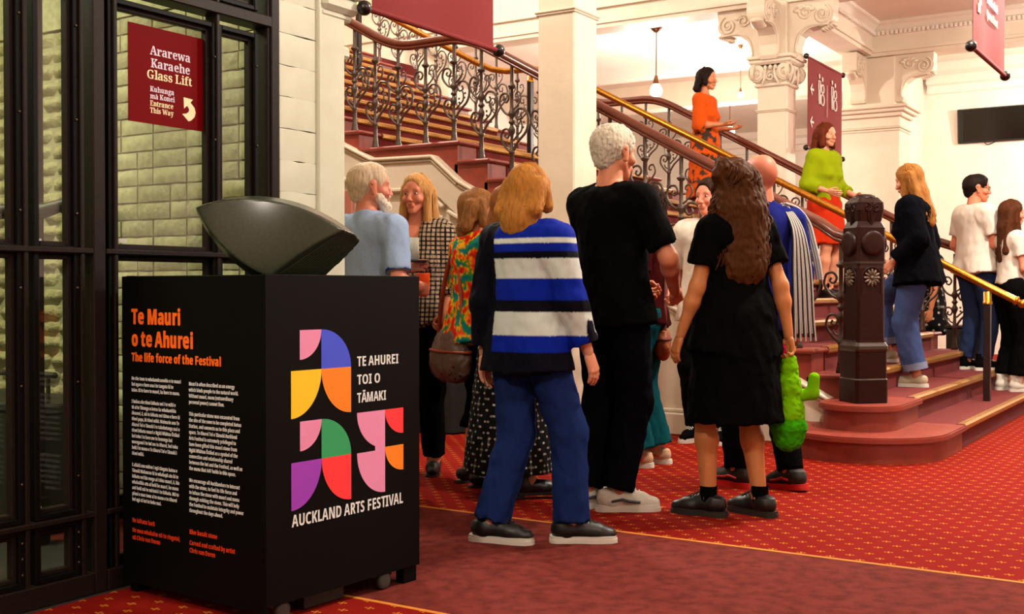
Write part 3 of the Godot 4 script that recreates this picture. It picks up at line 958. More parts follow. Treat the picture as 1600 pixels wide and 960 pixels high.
func baluster_meshes() -> Array:
	# 0.90 m tall cast-iron baluster; scrolls in the local xy plane
	var post := MB.new()
	post.lathe([Vector2(0, 0), Vector2(0.032, 0), Vector2(0.03, 0.03), Vector2(0.023, 0.05), Vector2(0.026, 0.06), Vector2(0.02, 0.08), Vector2(0.017, 0.19), Vector2(0.024, 0.2), Vector2(0.026, 0.215), Vector2(0.016, 0.23), Vector2(0.013, 0.33), Vector2(0.016, 0.345), Vector2(0.028, 0.37), Vector2(0.03, 0.39), Vector2(0.016, 0.415), Vector2(0.016, 0.43), Vector2(0.028, 0.44), Vector2(0.028, 0.45), Vector2(0.015, 0.465), Vector2(0.016, 0.48), Vector2(0.03, 0.505), Vector2(0.031, 0.52), Vector2(0.015, 0.55), Vector2(0.014, 0.71), Vector2(0.022, 0.715), Vector2(0.034, 0.73), Vector2(0.034, 0.737), Vector2(0.018, 0.75), Vector2(0.015, 0.77), Vector2(0.015, 0.9)], 9)
	var sc := MB.new()
	var bar := func(pts: Array, r: float) -> void:
		var rr := []
		for i in pts.size(): rr.append(r * lerpf(1.0, 0.75, float(i) / pts.size()))
		sc.tube(pts, rr, 5)
	# upper left C with its curl
	bar.call(smooth_path([Vector3(-0.012, 0.5, 0), Vector3(-0.07, 0.53, 0), Vector3(-0.115, 0.6, 0), Vector3(-0.10, 0.67, 0), Vector3(-0.055, 0.68, 0), Vector3(-0.03, 0.645, 0), Vector3(-0.05, 0.61, 0), Vector3(-0.075, 0.625, 0), Vector3(-0.065, 0.648, 0)], 4), 0.0105)
	# large right scroll
	bar.call(smooth_path([Vector3(0.012, 0.215, 0), Vector3(0.06, 0.29, 0), Vector3(0.13, 0.36, 0), Vector3(0.155, 0.45, 0), Vector3(0.13, 0.53, 0), Vector3(0.07, 0.55, 0), Vector3(0.035, 0.51, 0), Vector3(0.055, 0.465, 0), Vector3(0.09, 0.48, 0), Vector3(0.08, 0.51, 0)], 4), 0.0115)
	# twig inside it
	bar.call(smooth_path([Vector3(0.015, 0.3, 0), Vector3(0.05, 0.335, 0), Vector3(0.09, 0.375, 0), Vector3(0.095, 0.43, 0), Vector3(0.085, 0.46, 0)], 4), 0.009)
	for p in [Vector3(0.052, 0.36, 0), Vector3(0.105, 0.4, 0), Vector3(0.112, 0.44, 0), Vector3(0.05, 0.395, 0)]:
		sc.ball(p, Vector3(0.011, 0.011, 0.008), 6, 4)
	# lower left scroll
	bar.call(smooth_path([Vector3(-0.012, 0.205, 0), Vector3(-0.06, 0.25, 0), Vector3(-0.1, 0.32, 0), Vector3(-0.085, 0.385, 0), Vector3(-0.045, 0.395, 0), Vector3(-0.022, 0.36, 0), Vector3(-0.04, 0.325, 0), Vector3(-0.065, 0.34, 0), Vector3(-0.055, 0.36, 0)], 4), 0.0105)
	bar.call(smooth_path([Vector3(-0.012, 0.25, 0), Vector3(-0.04, 0.265, 0), Vector3(-0.055, 0.295, 0)], 3), 0.008)
	# small upper right curl
	bar.call(smooth_path([Vector3(0.012, 0.545, 0), Vector3(0.05, 0.575, 0), Vector3(0.085, 0.63, 0), Vector3(0.07, 0.68, 0), Vector3(0.04, 0.675, 0), Vector3(0.035, 0.65, 0), Vector3(0.055, 0.645, 0)], 4), 0.008)
	return [post.done(), sc.done()]

func rail_path(z: float, x_start: float, lift: float, x_end: float) -> Array:
	var pts := []
	var x := x_start
	while x > x_end:
		var y := 0.0
		for o in [-0.16, -0.08, 0.0, 0.08, 0.16]: y += nose_y(x + o) / 5.0
		pts.append(Vector3(x, y + lift, z))
		x -= 0.07
	return pts

func make_balustrades() -> void:
	var wood := wood_mat()
	var iron := iron_mat()
	var bm := baluster_meshes()
	for side in [0, 1]:
		var z := -7.74 if side == 0 else -11.32
		var t := thing("balustrade", "dark wooden handrail on scrolled iron balusters, string side by the cream pillar" if side == 0 else "dark wooden handrail on scrolled iron balusters on the far edge of the stairs", "balustrade")
		var pts := rail_path(z, -2.45, 0.86, -9.3)
		if side == 0: pts = [Vector3(-2.10, 1.36, -7.56), Vector3(-2.2, 1.385, -7.6), Vector3(-2.32, 1.42, -7.67)] + pts
		else: pts = [Vector3(-2.02, 1.40, z), Vector3(-2.15, 1.415, z), Vector3(-2.3, 1.45, z)] + pts
		var b := MB.new()
		b.tube(pts, 0.034, 10, true, 1, Vector3(0, 0, 1), 1.25)
		part(t, "handrail", b.done(), wood, Vector3.ZERO, 0.0, "polished dark wooden handrail")
		b = MB.new()
		b.tube(pts.map(func(v): return v + Vector3(0, -0.035, 0)), 0.018, 8, true, 1, Vector3(0, 0, 1), 2.0)
		part(t, "rail_base", b.done(), wood)
		var xs := []
		for k in range(3, STEPS):
			if k == 14:
				for o in [0.13, 0.42, 0.71, 0.96]: xs.append([nose_x(14) - o, 14])
			else: xs.append([nose_x(k) - 0.15, k])
		for q in xs:
			var h: float = q[1] * RISE
			var ry := 0.0
			for o in [-0.16, -0.08, 0.0, 0.08, 0.16]: ry += nose_y(q[0] + o) / 5.0
			var s := (ry + 0.86 - 0.045 - h) / 0.9
			var p := part(t, "baluster", bm[0], iron, Vector3(q[0], h, z))
			p.scale = Vector3(1, s, 1)
			part(p, "scrollwork", bm[1], iron)
	# brass rail up the middle
	var br := brass_mat()
	var t := thing("brass_handrail", "polished brass centre handrail with a ball end on dark posts", "handrail")
	var zc := -9.73
	var pts := []
	for v in [[-1.54, 0.965], [-2.3, 1.372], [-3.0, 1.747], [-4.0, 2.282], [-5.0, 2.817], [-5.5, 3.085], [-5.66, 3.16], [-5.8, 3.205], [-6.0, 3.226], [-6.28, 3.233], [-6.45, 3.27], [-6.65, 3.36], [-7.25, 3.683], [-8.2, 4.20], [-9.0, 4.64]]:
		pts.append(Vector3(v[0], v[1], zc))
	part(t, "rail", MB.new().tube(pts, 0.030, 12).done(), br)
	var d: Vector3 = (pts[0] - pts[1]).normalized()
	var fb := Basis(d.cross(Vector3(0, 0, 1)), d, Vector3(0, 0, 1))
	part(t, "ball_end", MB.new().lathe([Vector2(0, 0), Vector2(0.03, 0), Vector2(0.036, 0.008), Vector2(0.036, 0.02), Vector2(0.02, 0.028), Vector2(0.02, 0.036), Vector2(0.032, 0.05), Vector2(0.034, 0.065), Vector2(0.026, 0.085), Vector2(0, 0.095)], 14, Transform3D(fb, pts[0])).done(), br)
	var dk := mat("newel_paint", Color(0.105, 0.045, 0.035), 0.3)
	for q in [[-1.74, 1], [-3.9, 8], [-6.0, 14], [-8.2, 21]]:
		var y: float = q[1] * RISE
		var top: float = 1.03 if q[1] == 1 else [2.22, 3.2, 4.18][[8, 14, 21].find(q[1])]
		var p := part(t, "rail_post", MB.new().span(Vector3(q[0] - 0.026, y, zc - 0.026), Vector3(q[0] + 0.026, top - 0.1, zc + 0.026), 0.004).done(), dk)
		part(p, "post_cap", MB.new().lathe([Vector2(0.036, top - 0.1), Vector2(0.036, top - 0.08), Vector2(0.03, top - 0.075), Vector2(0.03, top), Vector2(0, top)], 12, Transform3D(Basis(), Vector3(q[0], 0, zc))).done(), br)

func make_newel() -> void:
	var m := tri_mat("newel_wood", Color(0.15, 0.062, 0.048), noise_tex(0.02, Color(0.8, 0.8, 0.8), Color(1.1, 1.1, 1.1), 61), Vector3(3, 3, 3), 0.4)
	m.metallic_specular = 0.25
	var trim := mat("newel_trim", Color(0.19, 0.14, 0.11), 0.35, 0.2)
	var t := thing("newel_post", "dark brown carved newel post with round bosses on the bottom bullnose step", "newel post", Vector3(-2.085, 2 * RISE, -7.47), deg_to_rad(46))
	var sq := func(b: MB, w0: float, w1: float, y0: float, y1: float) -> void:
		var a := w0 / 2
		var c := w1 / 2
		b.smooth(-1)
		var k := 0.16
		var ring := func(h: float, y: float) -> Array:
			var e: float = h * k
			return [Vector3(h, y, h - e), Vector3(h - e, y, h), Vector3(-h + e, y, h), Vector3(-h, y, h - e), Vector3(-h, y, -h + e), Vector3(-h + e, y, -h), Vector3(h - e, y, -h), Vector3(h, y, -h + e)]
		var r0: Array = ring.call(a, y0)
		var r1: Array = ring.call(c, y1)
		for i in 8:
			var j := (i + 1) % 8
			b.face([r0[i], r0[j], r1[j], r1[i]], Vector3(r0[i].x + r0[j].x, 0, r0[i].z + r0[j].z))
		b.face(r1, Vector3.UP)
		b.face(r0, Vector3.DOWN)
	var b := MB.new()
	sq.call(b, 0.232, 0.232, 0.0, 0.15)
	part(t, "base", b.done(), m)
	b = MB.new()
	sq.call(b, 0.222, 0.222, 0.15, 0.33)
	part(t, "lower_block", b.done(), m)
	b = MB.new()
	sq.call(b, 0.232, 0.222, 0.15, 0.158)
	part(t, "base_moulding", b.done(), trim)
	b = MB.new()
	sq.call(b, 0.228, 0.238, 0.33, 0.345)
	sq.call(b, 0.238, 0.236, 0.345, 0.365)
	sq.call(b, 0.236, 0.205, 0.365, 0.39)
	sq.call(b, 0.205, 0.215, 0.39, 0.40)
	part(t, "lower_moulding", b.done(), trim)
	b = MB.new()
	sq.call(b, 0.198, 0.190, 0.40, 0.86)
	part(t, "shaft", b.done(), m)
	b = MB.new()
	sq.call(b, 0.19, 0.196, 0.86, 0.89)
	sq.call(b, 0.21, 0.21, 0.89, 0.905)
	part(t, "upper_moulding", b.done(), trim)
	b = MB.new()
	sq.call(b, 0.20, 0.20, 0.905, 1.12)
	sq.call(b, 0.20, 0.165, 1.12, 1.16)
	sq.call(b, 0.165, 0.19, 1.16, 1.23)
	sq.call(b, 0.19, 0.185, 1.23, 1.28)
	sq.call(b, 0.185, 0.13, 1.28, 1.315)
	part(t, "head", b.done(), m)
	part(t, "cap", MB.new().lathe([Vector2(0.075, 1.31), Vector2(0.07, 1.325), Vector2(0.045, 1.335), Vector2(0, 1.34)], 14).done(), m)
	for q in 4:
		var bas := Basis(Vector3.UP, q * PI / 2)
		var out := Basis(Vector3.RIGHT, PI / 2)
		part(t, "round_boss", MB.new().lathe([Vector2(0.08, -0.02), Vector2(0.08, 0.012), Vector2(0.075, 0.019), Vector2(0.055, 0.022), Vector2(0.0, 0.024)], 24, Transform3D(bas * out, bas * Vector3(0, 1.02, 0.1))).done(), m)
		var ro := MB.new()
		ro.ball(bas * Vector3(0, 0.80, 0.097), Vector3(0.016, 0.016, 0.016), 8, 6)
		for k in 12:
			var a := TAU * k / 12
			ro.tube([bas * Vector3(cos(a) * 0.015, 0.80 + sin(a) * 0.015, 0.1), bas * Vector3(cos(a) * 0.035, 0.80 + sin(a) * 0.035, 0.103), bas * Vector3(cos(a) * 0.055, 0.80 + sin(a) * 0.055, 0.097)], [0.003, 0.011, 0.007], 6)
		part(t, "rosette", ro.done(), mat("rosette", Color(0.36, 0.29, 0.23), 0.4, 0.3), Vector3.ZERO, 0.0, "grey petalled rosette")
		var ar := MB.new()
		var pts := []
		for k in 13:
			var a := PI * k / 12
			pts.append(bas * Vector3(cos(a) * 0.068, 0.80 + sin(a) * 0.066, 0.096))
		pts = [bas * Vector3(0.068, 0.70, 0.097)] + pts + [bas * Vector3(-0.068, 0.70, 0.097)]
		ar.tube(pts, 0.007, 6)
		part(t, "arch_bead", ar.done(), m)
		var lf := MB.new()
		for s in [-1.0, 1.0]:
			lf.tube(spiral(Vector2(s * 0.03, 1.245), 0.03, 0.008, PI / 2, s * 1.4, 14).map(func(v): return bas * Vector3(v.x, v.y, 0.094)), 0.006, 5)
			lf.tube([bas * Vector3(s * 0.03, 1.22, 0.092), bas * Vector3(s * 0.02, 1.18, 0.085), bas * Vector3(0, 1.13, 0.092)], [0.006, 0.008, 0.003], 5)
		lf.tube([bas * Vector3(0, 1.26, 0.095), bas * Vector3(0, 1.2, 0.088), bas * Vector3(0, 1.14, 0.094)], [0.008, 0.009, 0.003], 5)
		part(t, "carved_leaf", lf.done(), m)

# ---------- plinth, sculpture, signs ----------
func make_plinth() -> void:
	var black := tri_mat("black_board", Color(0.026, 0.025, 0.022), noise_tex(0.05, Color(0.9, 0.9, 0.9), Color(1.1, 1.1, 1.1), 71), Vector3(2, 2, 2), 0.55)
	black.metallic_specular = 0.2
	var orange := mat("print_orange", Color(0.97, 0.42, 0.03), 0.6)
	var deep := mat("print_deep_orange", Color(0.86, 0.23, 0.03), 0.6)
	var white := mat("print_white", Color(0.86, 0.89, 0.89), 0.6)
	# near corner C, right corner along r, left corner along l
	var C := Vector3(-2.557, 0, -2.584)
	var r := Vector3(0.049, 0, -0.724).normalized()
	var l := Vector3(r.z, 0, -r.x)
	var W := 0.730
	var D := 0.726
	var y0 := 0.058
	var y1 := 1.096
	var ctr := C + r * (D / 2) + l * (W / 2)
	var turn := atan2(-l.z, l.x) + PI
	# local frame: +x from the left corner to the near corner, -z from the near corner to the right corner
	var t := thing("display_plinth", "black display plinth on castors with orange and white lettering and a coloured geometric logo", "plinth", ctr, turn)
	var hx := W / 2
	var hz := D / 2
	# five boards, butted at the corners
	part(t, "front_board", MB.new().span(Vector3(-hx, y0 - 0.02, hz - 0.018), Vector3(hx - 0.004, y1 - 0.002, hz), 0.0015).done(), black)
	part(t, "side_board", MB.new().span(Vector3(hx - 0.018, y0, hz - 0.003), Vector3(hx, y1, -hz), 0.0015).done(), black)
	part(t, "back_board", MB.new().span(Vector3(-hx, y0, -hz), Vector3(hx - 0.018, y1, -hz + 0.018), 0.0015).done(), black)
	part(t, "side_board", MB.new().span(Vector3(-hx, y0, hz - 0.018), Vector3(-hx + 0.018, y1, -hz + 0.018), 0.0015).done(), black)
	part(t, "top_board", MB.new().span(Vector3(-hx + 0.018, y1 - 0.018, hz - 0.018), Vector3(hx - 0.018, y1 - 0.001, -hz + 0.018)).done(), black)
	part(t, "under_box", MB.new().span(Vector3(hx - 0.2, 0.004, hz - 0.20), Vector3(hx - 0.04, y0 + 0.02, -0.02), 0.003).done(), mat("under_black", Color(0.02, 0.02, 0.02), 0.6))
	part(t, "corner_foot", MB.new().span(Vector3(hx - 0.05, 0.0, -hz + 0.075), Vector3(hx - 0.01, y0 + 0.01, -hz + 0.005), 0.003).done(), black)
	part(t, "corner_foot", MB.new().span(Vector3(-hx + 0.01, 0.0, hz - 0.12), Vector3(-hx + 0.05, y0 + 0.01, hz - 0.02), 0.003).done(), black)
	part(t, "brace_block", MB.new().span(Vector3(hx - 0.2, 0.02, -hz + 0.1), Vector3(hx - 0.08, y0 + 0.01, -hz + 0.06), 0.003).done(), mat("raw_wood", Color(0.45, 0.3, 0.13), 0.8))
	for c in [Vector3(hx - 0.05, 0, hz - 0.09), Vector3(hx - 0.045, 0, -hz + 0.17), Vector3(-hx + 0.1, 0, hz - 0.09)]:
		var ax := Transform3D(Basis(Vector3.FORWARD, PI / 2), c + Vector3(0.012, 0.03, 0))
		var cs := part(t, "castor", MB.new().lathe([Vector2(0, 0), Vector2(0.02, 0), Vector2(0.03, 0.004), Vector2(0.03, 0.02), Vector2(0.02, 0.024), Vector2(0, 0.024)], 18, ax).done(), mat("castor_rubber", Color(0.22, 0.22, 0.20), 0.5))
		part(cs, "fork", MB.new().span(c + Vector3(-0.018, 0.028, -0.01), c + Vector3(0.018, 0.075, 0.01), 0.003).done(), mat("castor_metal", Color(0.55, 0.53, 0.5), 0.35, 0.8))
	# lettering of the front board; u from 0 (left) to 1, v down from the top in metres
	var fx := func(u: float, v: float) -> Transform3D: return Transform3D(Basis(), Vector3(-hx + u * W, y1 - v, hz + 0.0006))
	var heavy := font(false, 700)
	var bold := font(false, 700)
	var k := 1.0385 / 510.0
	lettering(t, "Te Mauri", 0.050, 0.7, orange, fx.call(0.075, 0.165), heavy, HORIZONTAL_ALIGNMENT_LEFT, 0.262, 0.0016)
	lettering(t, "o te Ahurei", 0.050, 0.7, orange, fx.call(0.075, 0.241), heavy, HORIZONTAL_ALIGNMENT_LEFT, 0.325, 0.0016)
	lettering(t, "The life force of the Festival", 0.028, 0.7, orange, fx.call(0.075, 0.293), bold, HORIZONTAL_ALIGNMENT_LEFT, 0.468, 0.0008)
	var reg := font(false, 700)
	var left := ["He rite tonu te whakamāramahia o te mauri", "hei ngaro e here ana i te tangata ki te", "taiao. Ki te kore te mauri, ka kore te mana.", "", "I hukea ake tēnei kōhatu nei i te wāhi e", "tū ai te Tūranga o Aotea ka whakaotihia", "ākuanei, ā, nā te kōhatu nei tātou e here ki", "tēnei papa, ki tēnei wāhi. Waimarie ana Te", "Ahurei Toi o Tāmaki i te takohatanga mai o", "tēnei kōhatu mauri e Ngāti Whātua Ōrākei", "hei tohu i te here me te hononga kei", "waenganui i te iwi me te Ahurei, hei tohu", "hoki i te mana o Te Ahurei Toi o Tāmaki i", "tēnei wāhi.", "", "E akiaki ana mātou i ngā tāngata katoa o", "Tāmaki Makaurau ki te whakapā atu ki te", "kōhatu nei kia rongo ai i tōna mauri, ā, kia", "whakatikia atu ai hoki he mauri, he mana", "anō hoki mā te mirimiri i te kōhatu. Mā te", "pēnei e mau tonu ai te mana o te Ahurei", "hei ngā rā kei te heke mai."]
	var right := ["Mauri is often described as an energy", "which binds people to the natural world.", "Without mauri, mana (extraordinary", "personal power) cannot flow.", "", "This particular stone was excavated from", "the site of the soon to be completed Aotea", "Station, and connects us to this place and", "space. Te Ahurei Toi o Tāmaki Auckland", "Arts Festival is extremely privileged to", "have been gifted this mauri stone from", "Ngāti Whātua Ōrākei as a symbol of the", "connection and relationship shared", "between the iwi and the Festival, as well as", "the mana that AAF holds in this space.", "", "We encourage all Aucklanders to interact", "with the stone, to feel its life force and", "to infuse the stone with mauri and mana", "through rubbing the stone. This will help", "the Festival to maintain integrity and power", "throughout the days ahead."]
	for i in left.size():
		if left[i]: lettering(t, left[i], 0.0118, 0.76, white, fx.call(0.075, 0.358 + i * 0.0198), reg)
	for i in right.size():
		if right[i]: lettering(t, right[i], 0.0118, 0.76, white, fx.call(0.497, 0.362 + i * 0.0198), reg)
	lettering(t, "He kōhatu karā", 0.0150, 0.8, deep, fx.call(0.075, 0.848), bold)
	lettering(t, "He mea whakairo nā te ringatoi,", 0.0150, 0.8, deep, fx.call(0.075, 0.882), bold)
	lettering(t, "nā Chris van Doren", 0.0150, 0.8, deep, fx.call(0.075, 0.907), bold)
	lettering(t, "Blue basalt stone", 0.0150, 0.8, deep, fx.call(0.497, 0.850), bold)
	lettering(t, "Carved and crafted by artist", 0.0150, 0.8, deep, fx.call(0.497, 0.886), bold)
	lettering(t, "Chris van Doren", 0.0150, 0.8, deep, fx.call(0.497, 0.911), bold)
	# logo on the right-hand board: s metres from the near corner, v metres down
	var sxf := Transform3D(Basis(Vector3(0, 0, -1), Vector3(0, 1, 0), Vector3(1, 0, 0)), Vector3(hx + 0.0004, y1, hz))
	var pc := {"pink": Color(0.87, 0.55, 0.72), "blue": Color(0.22, 0.31, 0.87), "yellow": Color(0.93, 0.79, 0.07), "orange": Color(0.98, 0.52, 0.03), "green": Color(0.14, 0.62, 0.38), "purple": Color(0.58, 0.21, 0.74), "red": Color(0.95, 0.20, 0.23)}
	# quarter discs: [colour, x0, x1, top, bottom, corner that is round: 0 top-left 1 top-right 2 bottom-right 3 bottom-left]
	var shapes := []
	for g in [[0.0, "blue", "yellow", "orange"], [0.327, "green", "purple", "red"]]:
		var o: float = g[0]
		shapes.append(["pink", 0.172, 0.272, 0.186 + o, 0.292 + o, 2])
		shapes.append([g[1], 0.272, 0.416, 0.186 + o, 0.330 + o, 1])
		shapes.append([g[2], 0.132, 0.272, 0.330 + o, 0.500 + o, 2])
		shapes.append([g[3], 0.272, 0.416, 0.330 + o, 0.500 + o, 3])
	shapes.append(["pink", 0.446, 0.592, 0.507, 0.652, 3])
	shapes.append(["pink", 0.446, 0.592, 0.660, 0.826, 3])
	shapes.append(["red", 0.592, 0.692, 0.507, 0.607, 3])
	shapes.append(["orange", 0.592, 0.692, 0.652, 0.752, 3])
	shapes.append(["pink", 0.54, 0.592, 0.64, 0.67, 9])
	for q in shapes:
		var a0: float = 0.108 + (q[1] - 0.132) * 0.945
		var a1: float = 0.108 + (q[2] - 0.132) * 0.945
		var v0: float = -(0.177 + (q[3] - 0.186) * 0.895)
		var v1: float = -(0.177 + (q[4] - 0.186) * 0.895)
		var corner := [[a1, v1, PI / 2, PI], [a0, v1, 0.0, PI / 2], [a0, v0, -PI / 2, 0.0], [a1, v0, PI, PI * 1.5]]
		var poly := PackedVector2Array()
		if q[5] == 9: poly = PackedVector2Array([Vector2(a0, v0), Vector2(a1, v0), Vector2(a1, v1), Vector2(a0, v1)])
		else:
			var c: Array = corner[q[5]]
			poly.append(Vector2(c[0], c[1]))
			for i in 17:
				var a := lerpf(c[2], c[3], i / 16.0)
				poly.append(Vector2(c[0] + cos(a) * (a1 - a0), c[1] + sin(a) * (v0 - v1)))
		var mb := MB.new()
		mb.prism(poly, 0.0, 0.0008 if q[5] != 9 else 0.0007, sxf)
		part(t, "logo_shape", mb.done(), mat("logo_" + q[0], pc[q[0]], 0.55), Vector3.ZERO, 0.0, q[0] + " logo shape")
	var tx := func(s: float, v: float) -> Transform3D: return sxf * Transform3D(Basis(), Vector3(0.108 + (s - 0.132) * 0.945, -(0.177 + (v - 0.186) * 0.895), 0.0003))
	lettering(t, "TE AHUREI", 0.033, 0.7, white, tx.call(0.446, 0.331), reg, HORIZONTAL_ALIGNMENT_LEFT, 0.206)
	lettering(t, "TOI O", 0.033, 0.7, white, tx.call(0.446, 0.400), reg, HORIZONTAL_ALIGNMENT_LEFT, 0.112)
	lettering(t, "TĀMAKI", 0.033, 0.7, white, tx.call(0.446, 0.469), reg, HORIZONTAL_ALIGNMENT_LEFT, 0.142)
	lettering(t, "AUCKLAND ARTS FESTIVAL", 0.038, 0.7, white, tx.call(0.134, 0.885), reg, HORIZONTAL_ALIGNMENT_LEFT, 0.525)
	make_stone(ctr + Vector3(0, y1 - 0.001, 0))

func make_stone(at: Vector3) -> void:
	# carved basalt: cut from curved and flat faces; x to the right of the plinth's diagonal, y up, z towards the foyer
	var cell := 0.0055
	var lo := Vector3(-0.32, -0.01, -0.16)
	var n := Vector3i(118, 57, 60)
	var f := PackedFloat32Array()
	f.resize(n.x * n.y * n.z)
	var tipl := Vector2(-0.268, 0.245)
	var tipr := Vector2(0.296, 0.142)
	# circle arcs through three points in the xy plane
	var ct := circle3(tipl, Vector2(-0.02, 0.281), tipr)
	var cl := circle3(tipl, Vector2(-0.185, 0.10), Vector2(-0.045, -0.01))
	var pn := Vector3(0.0126, -0.0157, 0.0109).normalized()
	var pd := pn.dot(Vector3(0.02, 0, 0.10))
	var pr := Vector3(0.66, -0.75, -0.1).normalized()
	var prd := pr.dot(Vector3(0.175, 0.0, -0.04))
	var fc := Vector3(-0.02, 0.10, -0.62)
	var fr := 0.735
	var bc := Vector3(0.02, 0.16, 0.55)
	var brr := 0.66
	var i := 0
	for z in n.z:
		for y in n.y:
			for x in n.x:
				var p := lo + Vector3(x, y, z) * cell
				var q := Vector2(p.x, p.y)
				var d: float = q.distance_to(ct[0]) - ct[1] + absf(p.z) * 0.18
				d = maxf(d, q.distance_to(cl[0]) - cl[1] + absf(p.z - 0.03) * 0.35)
				d = maxf(d, pn.dot(p) - pd)
				d = maxf(d, pr.dot(p) - prd)
				d = maxf(d, p.distance_to(fc) - fr)
				d = maxf(d, p.distance_to(bc) - brr)
				d = maxf(d, -p.y)
				f[i] = d
				i += 1
	var mesh := nets(f, n, lo, cell)
	var stone := tri_mat("basalt", Color(0.20, 0.225, 0.175), noise_tex(0.05, Color(0.8, 0.8, 0.8), Color(1.15, 1.15, 1.1), 81, 5), Vector3(3, 3, 3), 0.27)
	var t := thing("basalt_sculpture", "polished dark basalt stone carved to two pointed tips on the black plinth", "sculpture", at, YAW)
	part(t, "stone", mesh, stone)
	# fine ribs carved on the lower end face
	var rib := MB.new()
	var e := Vector3(0.2, 0.14, -0.03).normalized()
	var w := pn.cross(e).normalized()
	if w.z > 0: w = -w
	for k in 13:
		var o := Vector3(0.02, 0, 0.10) + w * (0.014 + 0.011 * k)
		var a := o + e * (0.012 - 0.01 * k)
		if a.y < 0.004: a += e * ((0.004 - a.y) / e.y)
		var len := 0.235 - 0.004 * k
		var c := a + e * len
		# stay on the stone
		while q_in(c, ct, fc, fr, bc, brr) > -0.003 and a.distance_to(c) > 0.02: c -= e * 0.006
		while q_in(a, ct, fc, fr, bc, brr) > -0.003 and a.distance_to(c) > 0.02: a += e * 0.006
		if a.distance_to(c) > 0.04: rib.tube([a - e * 0.0, a.lerp(c, 0.5), c], [0.0028, 0.0036, 0.002], 5)
	part(t, "carved_ribs", rib.done(), stone)

func q_in(p: Vector3, ct: Array, fc: Vector3, fr: float, bc: Vector3, brr: float) -> float:
	return maxf(Vector2(p.x, p.y).distance_to(ct[0]) - ct[1], maxf(p.distance_to(fc) - fr, maxf(p.distance_to(bc) - brr, maxf(0.002 - p.y, Vector3(0.66, -0.75, -0.1).normalized().dot(p - Vector3(0.175, 0.0, -0.04))))))

func circle3(a: Vector2, b: Vector2, c: Vector2) -> Array:
	var d := 2.0 * (a.x * (b.y - c.y) + b.x * (c.y - a.y) + c.x * (a.y - b.y))
	var ux := (a.length_squared() * (b.y - c.y) + b.length_squared() * (c.y - a.y) + c.length_squared() * (a.y - b.y)) / d
	var uy := (a.length_squared() * (c.x - b.x) + b.length_squared() * (a.x - c.x) + c.length_squared() * (b.x - a.x)) / d
	var o := Vector2(ux, uy)
	return [o, o.distance_to(a)]

func make_glass_sign() -> void:
	var red := mat("sign_red", Color(0.40, 0.005, 0.02), 0.6, 0.0, 0.15)
	var white := mat("sign_lilac_white", Color(0.82, 0.80, 0.86), 0.6)
	var ivory := mat("sign_ivory", Color(0.90, 0.86, 0.68), 0.6)
	var a := on_x(201, 33, -3.375)
	var b := on_x(201, 188, -3.375)
	var c := on_x(322, 62, -3.375)
	var W := absf(c.z - a.z)
	var H := a.y - b.y
	var t := thing("glass_sign", "dark red sign with white lift lettering and a curved arrow on the glass", "sign", Vector3(-3.380, b.y, a.z), PI / 2)
	# local x runs along -Z, y up, z out of the glass
	part(t, "film", MB.new().span(Vector3(0, 0, -0.001), Vector3(W, H, 0.001)).done(), red)
	var sf := font(true, 700)
	var at := func(u: float, v: float) -> Transform3D: return Transform3D(Basis(), Vector3(u * W, H * v, 0.0012))
	lettering(t, "Ararewa", 0.031, 0.8, white, at.call(0.265, 0.715), sf, HORIZONTAL_ALIGNMENT_LEFT, 0.52 * W)
	lettering(t, "Karaehe", 0.031, 0.8, white, at.call(0.275, 0.585), sf, HORIZONTAL_ALIGNMENT_LEFT, 0.505 * W)
	lettering(t, "Glass Lift", 0.031, 0.8, ivory, at.call(0.225, 0.465), sf, HORIZONTAL_ALIGNMENT_LEFT, 0.58 * W)
	lettering(t, "Kuhunga", 0.0185, 0.8, white, at.call(0.265, 0.335), sf, HORIZONTAL_ALIGNMENT_LEFT, 0.305 * W)
	lettering(t, "mā Konei", 0.0185, 0.8, white, at.call(0.265, 0.262), sf, HORIZONTAL_ALIGNMENT_LEFT, 0.315 * W)
	lettering(t, "Entrance", 0.0185, 0.8, ivory, at.call(0.265, 0.188), sf, HORIZONTAL_ALIGNMENT_LEFT, 0.295 * W)
	lettering(t, "This Way", 0.0185, 0.8, ivory, at.call(0.265, 0.115), sf, HORIZONTAL_ALIGNMENT_LEFT, 0.3 * W)
	var poly := PackedVector2Array()
	var px := func(u: float, v: float) -> Vector2: return Vector2(u * W, v * H)
	for q in [[0.70, 0.335], [0.825, 0.325], [0.79, 0.29], [0.845, 0.24], [0.86, 0.19], [0.845, 0.14], [0.80, 0.10], [0.765, 0.085], [0.68, 0.155], [0.735, 0.165], [0.765, 0.185], [0.775, 0.21], [0.76, 0.235], [0.745, 0.25], [0.705, 0.215]]:
		poly.append(px.call(q[0], q[1]))
	part(t, "arrow", MB.new().prism(poly, 0.001, 0.002).done(), ivory, Vector3.ZERO, 0.0, "curved ivory arrow")

